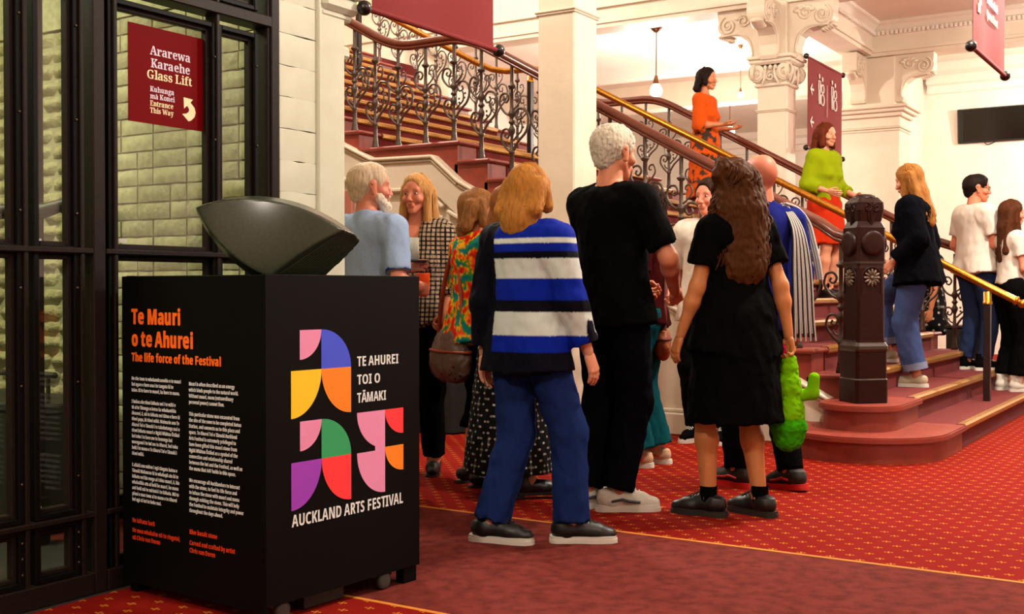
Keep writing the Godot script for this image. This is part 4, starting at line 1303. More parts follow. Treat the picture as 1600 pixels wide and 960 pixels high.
func banner(label: String, x: float, z0: float, z1: float, y0: float, y1: float) -> Node3D:
	# cloth in the plane x, from z0 (near) to z1, hung on rods with ball ends
	var m := tri_mat("banner_cloth", Color(0.47, 0.055, 0.06), noise_tex(0.04, Color(0.93, 0.93, 0.93), Color(1.03, 1.03, 1.03), 91), Vector3(3, 3, 3), 0.85)
	var rod := mat("rod_black", Color(0.045, 0.035, 0.03), 0.3)
	var t := thing("hanging_banner", label, "banner", Vector3(x, y0, z0), PI / 2, "maroon hanging banners")
	var W := absf(z1 - z0)
	var H := y1 - y0
	var b := MB.new()
	b.smooth(7)
	var n := 16
	for i in n:
		for j in 6:
			var pts := []
			for q in [[i, j], [i + 1, j], [i + 1, j + 1], [i, j + 1]]:
				var u := float(q[0]) / n
				var v := float(q[1]) / 6
				pts.append(Vector3(u * W, v * H, 0.008 * sin(u * 9.0) * (1.0 - v * 0.5)))
			b.face(pts, Vector3(0, 0, 1))
			b.face(pts.map(func(p): return p - Vector3(0, 0, 0.003)), Vector3(0, 0, -1))
	part(t, "cloth", b.done(), m)
	for y in [0.0, H]:
		var r := part(t, "rod", MB.new().tube([Vector3(-0.04, y, 0), Vector3(W + 0.04, y, 0)], 0.014, 8).done(), m)
		for e in [-0.055, W + 0.055]:
			part(r, "ball_end", MB.new().ball(Vector3(e, y, 0), Vector3(0.034, 0.034, 0.034), 12, 8).done(), rod)
	return t

func make_banners() -> void:
	var white := mat("banner_white", Color(0.85, 0.80, 0.77), 0.7)
	var t := banner("plain maroon banner on a rod beside the pale pier above the handrail", -3.28, -3.985, -4.95, 2.285, 3.25)
	var arm := MB.new().tube([Vector3(-0.2, 0.97, 0), Vector3(0.0, 0.97, 0)], 0.012, 8)
	part(t, "wall_arm", arm.done(), mat("rod_black", Color.BLACK))
	t = banner("maroon banner with white restroom symbols and arrows beside the Ionic column", -4.3, -13.07, -14.38, 2.68, 3.73)
	var W := 1.31
	var H := 1.05
	var fig := func(u: float, v: float) -> void:
		var b := MB.new()
		var o := Vector3(u * W, v * H, 0.012)
		# two outlined standing figures side by side
		for s in [0.0, 0.115]:
			b.ball(o + Vector3(s, 0.255 if s == 0.0 else 0.235, 0), Vector3(0.026, 0.03, 0.006), 8, 6)
			if s == 0.0: b.tube([o + Vector3(-0.03, 0.2, 0), o + Vector3(-0.035, 0.1, 0), o + Vector3(-0.022, 0.09, 0), o + Vector3(-0.02, -0.07, 0), o + Vector3(0.02, -0.07, 0), o + Vector3(0.022, 0.09, 0), o + Vector3(0.035, 0.1, 0), o + Vector3(0.03, 0.2, 0), o + Vector3(-0.03, 0.2, 0)], 0.009, 5)
			else: b.tube(spiral(Vector2(o.x + s, o.y + 0.12), 0.05, 0.05, 0, 1.0, 14).map(func(p): return Vector3(p.x, p.y, 0.012)), 0.009, 5); b.tube(spiral(Vector2(o.x + s, o.y - 0.01), 0.065, 0.065, 0, 1.0, 14).map(func(p): return Vector3(p.x, p.y, 0.012)), 0.009, 5)
		part(t, "symbol", b.done(), white, Vector3.ZERO, 0.0, "white restroom symbol")
	fig.call(0.3, 0.60)
	fig.call(0.68, 0.60)
	for v in [0.66, 0.30]:
		var b := MB.new()
		b.prism(PackedVector2Array([Vector2(0.06, v * H), Vector2(0.13, v * H + 0.07), Vector2(0.13, v * H + 0.04), Vector2(0.1, v * H + 0.012), Vector2(0.19, v * H + 0.012), Vector2(0.19, v * H - 0.012), Vector2(0.1, v * H - 0.012), Vector2(0.13, v * H - 0.04), Vector2(0.13, v * H - 0.07)]), 0.009, 0.013)
		part(t, "arrow", b.done(), white)
	part(t, "dividing_line", MB.new().span(Vector3(0.53 * W, 0.42 * H, 0.009), Vector3(0.535 * W, 0.78 * H, 0.012)).done(), white)
	t = banner("maroon banner with white lettering and a stair symbol above the foot of the stairs", -1.36, -7.108, -8.108, 2.455, 3.5)
	var lilac := mat("sign_lilac_white", Color.WHITE)
	var ivory := mat("sign_ivory", Color.WHITE)
	var sf := font(true, 700)
	var words := [["Tari Tīkiti", lilac, 0.36, 0.375], ["Box Office", ivory, 0.36, 0.29], ["Te Tiriti o Kuīni", lilac, 0.36, 0.205], ["Queen Street", ivory, 0.36, 0.12]]
	for q in words:
		lettering(t, q[0], 0.05, 0.8, q[1], Transform3D(Basis(), Vector3(q[2] * 1.0, q[3] * 1.05 + 0.12, 0.010)), sf, HORIZONTAL_ALIGNMENT_LEFT, 0.36)
	lettering(t, "Circle", 0.05, 0.8, ivory, Transform3D(Basis(), Vector3(0.55, 0.61, 0.010)), sf, HORIZONTAL_ALIGNMENT_LEFT, 0.2)
	var sb := MB.new()
	for k in 5:
		sb.box(Vector3(0.12 + k * 0.035, 0.25 + k * 0.055, 0.011), Vector3(0.055, 0.05, 0.004))
	part(t, "stair_symbol", sb.done(), ivory)
	var ab := MB.new()
	ab.prism(PackedVector2Array([Vector2(0.06, 0.42), Vector2(0.1, 0.46), Vector2(0.06, 0.50), Vector2(0.17, 0.56), Vector2(0.19, 0.44), Vector2(0.15, 0.47), Vector2(0.09, 0.39)]), 0.009, 0.013)
	part(t, "arrow", ab.done(), ivory)

func make_hall_things() -> void:
	var t := thing("wall_screen", "black flat screen mounted high on the cream back wall", "television", Vector3(-3.2, 3.69, -19.78), 0.0)
	part(t, "bezel", MB.new().box(Vector3(0, 0, 0.05), Vector3(1.6, 0.55, 0.06), 0.01, Basis(Vector3.RIGHT, 0.1)).done(), mat("tv_bezel", Color(0.02, 0.018, 0.016), 0.35))
	part(t, "screen", MB.new().box(Vector3(0.03, 0.0, 0.083), Vector3(1.48, 0.5, 0.004), 0.0, Basis(Vector3.RIGHT, 0.1)).done(), mat("tv_glass", Color(0.025, 0.018, 0.014), 0.15))
	part(t, "wall_mount", MB.new().box(Vector3(0, 0.1, 0.0), Vector3(0.5, 0.3, 0.06), 0.005).done(), mat("tv_bezel", Color.BLACK))
	part(t, "cable", MB.new().tube(smooth_path([Vector3(-0.4, -0.26, 0.02), Vector3(-0.36, -0.31, 0.02), Vector3(-0.28, -0.3, 0.02), Vector3(-0.24, -0.27, 0.02)], 4), 0.008, 5).done(), mat("tv_bezel", Color.BLACK))
	# black draped table by the stairs
	var p := on_y(676, 668)
	t = thing("draped_table", "low table under a black cloth standing before the panelled stair wall", "table", Vector3(p.x, 0, p.z))
	var cl := MB.new()
	cl.smooth(8)
	var n := 40
	var ring := []
	for i in n:
		var a := TAU * i / n
		var ca := cos(a)
		var sa := sin(a)
		var e := Vector2(signf(ca) * pow(absf(ca), 0.4) * 0.42, signf(sa) * pow(absf(sa), 0.4) * 0.32)
		var w := 1.0 + 0.03 * sin(a * 11.0)
		ring.append([Vector3(e.x * w * 1.04, 0.012, e.y * w * 1.04), Vector3(e.x, 0.66, e.y)])
	for i in n:
		var j := (i + 1) % n
		cl.face([ring[i][0], ring[j][0], ring[j][1], ring[i][1]], ring[i][0])
	part(t, "tablecloth", cl.done(), mat("black_cloth", Color(0.018, 0.016, 0.015), 0.9))
	var tp := MB.new()
	for i in n: tp.face([Vector3(0, 0.665, 0), ring[i][1], ring[(i + 1) % n][1]], Vector3.UP)
	part(t, "table_top", tp.done(), mat("dark_top", Color(0.05, 0.055, 0.045), 0.4))
	# dark planter box and stool beyond the stair foot
	p = on_y(1502, 570)
	t = thing("dark_bin", "dark square bin standing beyond the far handrail", "bin", Vector3(-2.36, 0, -12.15))
	part(t, "body", MB.new().box(Vector3(0, 0.33, 0), Vector3(0.34, 0.66, 0.34), 0.01).done(), mat("bin_dark", Color(0.06, 0.045, 0.035), 0.5))
	part(t, "lid", MB.new().box(Vector3(0, 0.675, 0), Vector3(0.36, 0.03, 0.36), 0.008).done(), mat("bin_dark", Color.BLACK))
	# small monitor on a counter, beyond the stairs
	var q := on_z(1266, 380, -13.6)
	t = thing("counter_monitor", "small lit monitor on a counter seen between the balusters", "monitor", q)
	var glow := mat("monitor_glow", Color(0.5, 0.6, 0.9), 0.3)
	glow.emission_enabled = true
	glow.emission = Color(0.45, 0.55, 1.0)
	glow.emission_energy_multiplier = 0.8
	part(t, "display", MB.new().box(Vector3(0, 0, 0.02), Vector3(0.18, 0.1, 0.01)).done(), glow)
	part(t, "case", MB.new().box(Vector3(0, 0, 0), Vector3(0.22, 0.14, 0.03), 0.006).done(), mat("tv_bezel", Color.BLACK))
	part(t, "stand", MB.new().box(Vector3(0, -0.12, -0.01), Vector3(0.05, 0.12, 0.03), 0.004).done(), mat("tv_bezel", Color.BLACK))
	var cy := q.y - 0.18
	t = thing("service_counter", "pale service counter beyond the staircase", "counter", Vector3(q.x - 0.1, 0, q.z - 0.1))
	part(t, "body", MB.new().box(Vector3(0, (cy - 0.04) / 2, 0), Vector3(1.5, cy - 0.04, 0.5), 0.01).done(), cream())
	part(t, "top", MB.new().box(Vector3(0, cy - 0.02, 0), Vector3(1.6, 0.04, 0.58), 0.008).done(), mat("counter_top", Color(0.3, 0.18, 0.12), 0.4))

# ---------- surfaces from distance fields ----------
func nets_arrays(f: PackedFloat32Array, n: Vector3i, lo: Vector3, cell: float) -> Array:
	var sx := 1
	var sy := n.x
	var sz := n.x * n.y
	var vid := PackedInt32Array()
	vid.resize(f.size())
	vid.fill(-1)
	var verts := PackedVector3Array()
	var cells := PackedInt32Array()
	var lim := cell * 2.7
	var off := PackedInt32Array([0, sx, sy, sx + sy, sz, sx + sz, sy + sz, sx + sy + sz])
	var e1 := PackedInt32Array([0, 2, 4, 6, 0, 1, 4, 5, 0, 1, 2, 3])
	var e2 := PackedInt32Array([1, 3, 5, 7, 2, 3, 6, 7, 4, 5, 6, 7])
	for z in range(1, n.z - 1):
		for y in range(1, n.y - 1):
			var base := z * sz + y * sy
			for x in range(1, n.x - 1):
				var i := base + x
				var v0 := f[i]
				if v0 > lim or v0 < -lim: continue
				var mask := 0
				for k in 8:
					if f[i + off[k]] < 0.0: mask |= 1 << k
				if mask == 0 or mask == 255: continue
				var p := Vector3.ZERO
				var c := 0
				for k in 12:
					var a := e1[k]
					var b := e2[k]
					if ((mask >> a) & 1) != ((mask >> b) & 1):
						var fa := f[i + off[a]]
						var t := fa / (fa - f[i + off[b]])
						var q := Vector3(a & 1, (a >> 1) & 1, (a >> 2) & 1)
						if k < 4: q.x += t
						elif k < 8: q.y += t
						else: q.z += t
						p += q
						c += 1
				vid[i] = verts.size()
				verts.append(lo + (Vector3(x, y, z) + p / c) * cell)
				cells.append(i)
	var idx := PackedInt32Array()
	var st := [sx, sy, sz]
	for i in cells:
		var inside := f[i] < 0.0
		for ax in 3:
			if (f[i + st[ax]] < 0.0) == inside: continue
			var b: int = st[(ax + 1) % 3]
			var c: int = st[(ax + 2) % 3]
			var q0 := vid[i]
			var q1 := vid[i - b]
			var q2 := vid[i - b - c]
			var q3 := vid[i - c]
			if q1 < 0 or q2 < 0 or q3 < 0: continue
			if inside: idx.append_array([q0, q3, q2, q0, q2, q1])
			else: idx.append_array([q0, q1, q2, q0, q2, q3])
	return [verts, normals_of(verts, idx), idx]

func normals_of(verts: PackedVector3Array, idx: PackedInt32Array) -> PackedVector3Array:
	var nr := PackedVector3Array()
	nr.resize(verts.size())
	for t in range(0, idx.size(), 3):
		var a := verts[idx[t]]
		var m := (verts[idx[t + 2]] - a).cross(verts[idx[t + 1]] - a)
		nr[idx[t]] += m
		nr[idx[t + 1]] += m
		nr[idx[t + 2]] += m
	for i in nr.size(): nr[i] = nr[i].normalized()
	return nr

func to_mesh(a: Array, colors := PackedColorArray()) -> ArrayMesh:
	var r := []
	r.resize(Mesh.ARRAY_MAX)
	r[Mesh.ARRAY_VERTEX] = a[0]
	r[Mesh.ARRAY_NORMAL] = a[1]
	r[Mesh.ARRAY_INDEX] = a[2]
	if colors.size(): r[Mesh.ARRAY_COLOR] = colors
	var m := ArrayMesh.new()
	m.add_surface_from_arrays(Mesh.PRIMITIVE_TRIANGLES, r)
	return m

func nets(f: PackedFloat32Array, n: Vector3i, lo: Vector3, cell: float) -> ArrayMesh:
	return to_mesh(nets_arrays(f, n, lo, cell))

# bone: tapered capsule a-b; ax, g: flattened g times along ax; cut 1 flat at b, 2 flat at a, 3 both; neg: carved away
func bn(a: Vector3, b: Vector3, ra: float, rb: float, ax := Vector3.ZERO, g := 1.0, cut := 0, neg := false) -> Array:
	return [a, b, ra, rb, ax, g, cut, neg]

func sdf(bones: Array, cell: float, k: float, amp := 0.0, nfreq := Vector3(20, 20, 20), floor_y := -9.0) -> Array:
	var lo := Vector3.INF
	var hi := -Vector3.INF
	for b in bones:
		if b[7]: continue
		var r := maxf(b[2], b[3])
		var rv := Vector3(r, r, r)
		lo = lo.min(b[0] - rv).min(b[1] - rv)
		hi = hi.max(b[0] + rv).max(b[1] + rv)
	var pad := k * 0.5 + amp + cell * 3.0
	lo -= Vector3(pad, pad, pad)
	hi += Vector3(pad, pad, pad)
	var n := Vector3i(((hi - lo) / cell).ceil()) + Vector3i(2, 2, 2)
	var f := PackedFloat32Array()
	f.resize(n.x * n.y * n.z)
	f.fill(1.0)
	var inv_k := 0.25 / k
	for b in bones:
		var a: Vector3 = b[0]
		var ba: Vector3 = b[1] - a
		var ra: float = b[2]
		var dr: float = b[3] - ra
		var ax: Vector3 = b[4]
		var g1: float = b[5] - 1.0
		var cut: int = b[6]
		var neg: bool = b[7]
		var len := ba.length()
		var inv := 1.0 / maxf(ba.length_squared(), 0.0000001)
		var rm := maxf(b[2], b[3]) + k + cell * 2.0
		var i0 := Vector3i((a.min(b[1]) - Vector3(rm, rm, rm) - lo) / cell).clamp(Vector3i.ZERO, n - Vector3i.ONE)
		var i1 := Vector3i((a.max(b[1]) + Vector3(rm, rm, rm) - lo) / cell).clamp(Vector3i.ZERO, n - Vector3i.ONE)
		var flat := g1 != 0.0
		for z in range(i0.z, i1.z + 1):
			for y in range(i0.y, i1.y + 1):
				var i := z * n.x * n.y + y * n.x + i0.x
				var pa := lo + Vector3(i0.x, y, z) * cell - a
				for x in range(i0.x, i1.x + 1):
					var w := pa
					if flat: w += ax * (pa.dot(ax) * g1)
					var t := clampf(w.dot(ba) * inv, 0.0, 1.0)
					var d := (w - ba * t).length() - ra - dr * t
					if cut:
						var s := pa.dot(ba) / len
						if cut & 1: d = maxf(d, s - len)
						if cut & 2: d = maxf(d, -s)
					var o := f[i]
					if neg:
						var h0 := maxf(k - absf(o + d), 0.0)
						f[i] = maxf(o, -d) + h0 * h0 * inv_k
					else:
						var h := k - absf(o - d)
						if h > 0.0: f[i] = minf(o, d) - h * h * inv_k
						elif d < o: f[i] = d
					i += 1
					pa.x += cell
	if amp > 0.0 or floor_y > -5.0:
		var lim := cell * 3.0 + amp
		var i2 := 0
		for z in n.z:
			for y in n.y:
				var py := lo.y + y * cell
				for x in n.x:
					var v := f[i2]
					if v < lim and v > -lim:
						if amp > 0.0:
							v += amp * NZ.get_noise_3d((lo.x + x * cell) * nfreq.x, py * nfreq.y, (lo.z + z * cell) * nfreq.z)
						if floor_y > -5.0: v = maxf(v, floor_y - py)
						f[i2] = v
					i2 += 1
	return nets_arrays(f, n, lo, cell)

func add_arrays(dst: Array, src: Array, xf: Transform3D) -> void:
	var base: int = dst[0].size()
	var v: PackedVector3Array = dst[0]
	var nn: PackedVector3Array = dst[1]
	var ix: PackedInt32Array = dst[2]
	var nb := xf.basis.orthonormalized()
	if xf.basis.determinant() < 0.0:
		nb = Basis(xf.basis.x.normalized(), xf.basis.y.normalized(), xf.basis.z.normalized())
	v.append_array(xf * (src[0] as PackedVector3Array))
	for q in src[1] as PackedVector3Array: nn.append((nb * q).normalized())
	var s: PackedInt32Array = src[2]
	var flip := xf.basis.determinant() < 0.0
	for t in range(0, s.size(), 3):
		ix.append(base + s[t])
		ix.append(base + s[t + (2 if flip else 1)])
		ix.append(base + s[t + (1 if flip else 2)])
	dst[0] = v; dst[1] = nn; dst[2] = ix

# ---------- figures ----------
var lib := {}

func head_arrays(fem: bool) -> Array:
	var key := "head_f" if fem else "head_m"
	if lib.has(key): return lib[key]
	var X := Vector3(1, 0, 0)
	var j := 0.9 if fem else 1.0
	var b := [
		bn(Vector3(0, 0.03, -0.032), Vector3(0, 0.038, 0.008), 0.09, 0.086, X, 1.2),
		bn(Vector3(0, -0.005, 0.028), Vector3(0, -0.072, 0.045), 0.062, 0.038 * j, X, 1.05),
		bn(Vector3(0.043 * j, -0.04, 0.0), Vector3(0.004, -0.088, 0.058), 0.026, 0.02),
		bn(Vector3(-0.043 * j, -0.04, 0.0), Vector3(-0.004, -0.088, 0.058), 0.026, 0.02),
		bn(Vector3(0, -0.09, 0.066), Vector3(0, -0.092, 0.066), 0.019, 0.019),
		bn(Vector3(-0.034, 0.032, 0.074), Vector3(0.034, 0.032, 0.074), 0.015, 0.015),
		bn(Vector3(0.038, -0.022, 0.062), Vector3(0.042, -0.02, 0.05), 0.024, 0.024),
		bn(Vector3(-0.038, -0.022, 0.062), Vector3(-0.042, -0.02, 0.05), 0.024, 0.024),
		bn(Vector3(0.031, 0.012, 0.098), Vector3(0.033, 0.010, 0.098), 0.014, 0.014, Vector3.ZERO, 1.0, 0, true),
		bn(Vector3(-0.031, 0.012, 0.098), Vector3(-0.033, 0.010, 0.098), 0.014, 0.014, Vector3.ZERO, 1.0, 0, true),
		bn(Vector3(0, 0.02, 0.088), Vector3(0, -0.028, 0.108), 0.008, 0.0115),
		bn(Vector3(-0.011, -0.032, 0.097), Vector3(0.011, -0.032, 0.097), 0.008, 0.008),
		bn(Vector3(-0.017, -0.056, 0.088), Vector3(0.017, -0.056, 0.088), 0.0085, 0.0085),
		bn(Vector3(-0.014, -0.066, 0.086), Vector3(0.014, -0.066, 0.086), 0.008, 0.008),
		bn(Vector3(0.078, 0.02, -0.012), Vector3(0.076, -0.026, -0.002), 0.022, 0.014, X, 2.6),
		bn(Vector3(-0.078, 0.02, -0.012), Vector3(-0.076, -0.026, -0.002), 0.022, 0.014, X, 2.6),
		bn(Vector3(0, -0.05, -0.022), Vector3(0, -0.15, -0.035), 0.053 * j, 0.055 * j)]
	lib[key] = sdf(b, 0.0052, 0.013)
	return lib[key]

func hand_arrays(grip: bool) -> Array:
	var key := "hand_g" if grip else "hand_r"
	if lib.has(key): return lib[key]
	# right hand: fingers towards -Y, thumb side +Z, palm faces +X
	var b := [
		bn(Vector3(0, 0.03, 0), Vector3(0, -0.01, 0), 0.026, 0.024, Vector3(1, 0, 0), 1.25),
		bn(Vector3(0, -0.02, 0.014), Vector3(0.002, -0.083, 0.024), 0.021, 0.016, Vector3(1, 0, 0), 1.25),
		bn(Vector3(0, -0.02, 0.0), Vector3(0.002, -0.085, 0.004), 0.022, 0.016, Vector3(1, 0, 0), 1.25),
		bn(Vector3(0, -0.02, -0.014), Vector3(0.002, -0.078, -0.022), 0.02, 0.015, Vector3(1, 0, 0), 1.25)]
	var lens := [0.072, 0.08, 0.074, 0.058]
	for i in 4:
		var p := Vector3(0.002, -0.084 + 0.004 * absf(i - 1.0), 0.028 - 0.0185 * i)
		var ang := 0.25 if not grip else 0.75
		var l: float = lens[i]
		for sgm in 3:
			var sl: float = l * [0.45, 0.3, 0.25][sgm]
			var q := p + Vector3(sin(ang) * sl, -cos(ang) * sl, 0.002 * (1.0 - i * 0.6))
			b.append(bn(p, q, 0.0092 - 0.0008 * sgm, 0.0086 - 0.001 * sgm))
			p = q
			ang += 0.28 if not grip else 0.85
	var tp := [Vector3(0.006, -0.018, 0.024), Vector3(0.018, -0.042, 0.044), Vector3(0.028, -0.068, 0.05), Vector3(0.034, -0.09, 0.048)]
	if grip: tp = [Vector3(0.008, -0.018, 0.022), Vector3(0.03, -0.04, 0.036), Vector3(0.05, -0.058, 0.032), Vector3(0.058, -0.075, 0.02)]
	for i in 3: b.append(bn(tp[i], tp[i + 1], [0.014, 0.0115, 0.0098][i], [0.0115, 0.0098, 0.008][i]))
	lib[key] = sdf(b, 0.0042, 0.006)
	return lib[key]

func shoe_meshes(style: String) -> Array:
	if lib.has(style): return lib[style]
	var Y := Vector3(0, 1, 0)
	var high := {"sneaker": 0.085, "hightop": 0.15, "boot": 0.24, "flat": 0.05, "court": 0.08}
	var top: float = high[style]
	var lift := 0.03 if style == "boot" else 0.012
	var b := [
		bn(Vector3(0, 0.045 + lift, -0.055), Vector3(0, 0.045 + lift, -0.02), 0.038, 0.042),
		bn(Vector3(0, 0.048 + lift, -0.03), Vector3(0.0, 0.035 + lift, 0.11), 0.043, 0.04),
		bn(Vector3(0.004, 0.03 + lift, 0.09), Vector3(0.002, 0.022 + lift, 0.165), 0.045, 0.033, Y, 1.15)]
	if style != "flat":
		b.append(bn(Vector3(0, 0.05, -0.03), Vector3(0, top + lift, -0.038 if style != "boot" else -0.02), 0.046, 0.044 if style != "boot" else 0.056, Vector3(1, 0, 0), 1.12, 1))
		b.append(bn(Vector3(0, 0.09, 0.02), Vector3(0, 0.05, 0.09), 0.03, 0.026))
	else:
		b.append(bn(Vector3(0, 0.10, -0.01), Vector3(0, 0.075, 0.05), 0.045, 0.035, Vector3.ZERO, 1.0, 0, true))
	var upper := to_mesh(sdf(b, 0.0075, 0.02, 0.0, Vector3.ONE, lift))
	var poly := PackedVector2Array()
	var w := 1.0 if style != "flat" else 0.9
	for q in [[0.0, -0.10], [0.028, -0.095], [0.042, -0.07], [0.042, -0.02], [0.044, 0.05], [0.052, 0.1], [0.05, 0.14], [0.036, 0.18], [0.01, 0.202], [-0.018, 0.2], [-0.04, 0.175], [-0.048, 0.13], [-0.046, 0.08], [-0.038, 0.02], [-0.041, -0.03], [-0.042, -0.07], [-0.028, -0.095]]:
		poly.append(Vector2(q[0] * w, -q[1]))
	var sb := MB.new()
	var th := 0.030 if style == "sneaker" or style == "hightop" or style == "court" else 0.014
	if style == "boot":
		sb.span(Vector3(-0.036, 0, -0.095), Vector3(0.036, 0.04, -0.03), 0.006)
		sb.prism(poly, 0.022, 0.04, Transform3D(Basis(Vector3(1, 0, 0), Vector3(0, 0, -1), Vector3(0, 1, 0)), Vector3.ZERO), 5)
	else:
		sb.prism(poly, 0.0, th * 0.6, Transform3D(Basis(Vector3(1, 0, 0), Vector3(0, 0, -1), Vector3(0, 1, 0)), Vector3.ZERO), 5)
		sb.prism(poly, th * 0.6, th, Transform3D(Basis(Vector3(0.97, 0, 0), Vector3(0, 0, -0.975), Vector3(0, 1, 0)), Vector3.ZERO), 5)
	var lc := MB.new()
	for i in 5:
		var t := i / 4.0
		var c := Vector3(0, lerpf(0.118, 0.082, t) + lift * 0.5, lerpf(0.025, 0.095, t))
		lc.tube([c + Vector3(-0.024, -0.012, 0), c + Vector3(-0.01, 0.003, 0.006), c + Vector3(0.01, 0.003, 0.008), c + Vector3(0.024, -0.012, 0.012)], 0.0035, 5)
	lib[style] = [upper, sb.done(), lc.done() if style in ["sneaker", "hightop", "court"] else null]
	return lib[style]

func knee(a: Vector3, c: Vector3, l1: float, l2: float, pole: Vector3) -> Vector3:
	var d := c - a
	var L := clampf(d.length(), 0.05, (l1 + l2) * 0.999)
	var u := d.normalized()
	var x := (l1 * l1 - l2 * l2 + L * L) / (2.0 * L)
	var h := sqrt(maxf(l1 * l1 - x * x, 0.0))
	var p := (pole - u * pole.dot(u)).normalized()
	return a + u * x + p * h

func colored(m: StandardMaterial3D) -> StandardMaterial3D:
	m.vertex_color_use_as_albedo = true
	return m

func cloth(key: String, c: Color, rough := 0.9) -> StandardMaterial3D:
	var fresh := not mats.has(key)
	var m := mat(key, c, rough, 0.0, 0.12)
	if fresh:
		m.albedo_texture = weave()
		m.uv1_triplanar = true
		m.uv1_scale = Vector3(5, 5, 5)
	return m

var weave_tex: Texture2D
func weave() -> Texture2D:
	if weave_tex == null: weave_tex = noise_tex(0.12, Color(0.86, 0.86, 0.86), Color(1.06, 1.06, 1.06), 101, 3, 256)
	return weave_tex

func pattern_image(kind: String) -> ImageTexture:
	var n := 256
	var im := Image.create(n, n, false, Image.FORMAT_RGB8)
	for y in n:
		for x in n:
			var c := Color(0.03, 0.03, 0.035)
			if kind == "polka":
				for q in [Vector2(64, 64), Vector2(192, 192)]:
					if Vector2(x + 0.5, y + 0.5).distance_to(q) < 27.0: c = Color(0.72, 0.68, 0.62)
			elif kind == "check":
				c = Color(0.70, 0.62, 0.52)
				var a := (x % 64) < 24
				var b := (y % 64) < 26
				if a and b: c = Color(0.05, 0.04, 0.04)
				elif a: c = Color(0.10, 0.085, 0.075)
				elif b: c = Color(0.22, 0.18, 0.15)
			im.set_pixel(x, y, c)
	return ImageTexture.create_from_image(im)

func pattern_mat(kind: String, scale: float) -> StandardMaterial3D:
	var key := "pattern_%s_%s" % [kind, scale]
	if mats.has(key): return mats[key]
	var m := mat(key, Color.WHITE, 0.9, 0.0, 0.25)
	m.albedo_texture = pattern_image(kind)
	m.uv1_triplanar = true
	m.uv1_scale = Vector3.ONE / scale
	return m

var strand_tex: Texture2D
func strands() -> Texture2D:
	if strand_tex == null: strand_tex = noise_tex(0.05, Color(0.72, 0.70, 0.68), Color(1.2, 1.2, 1.2), 103, 3, 256)
	return strand_tex

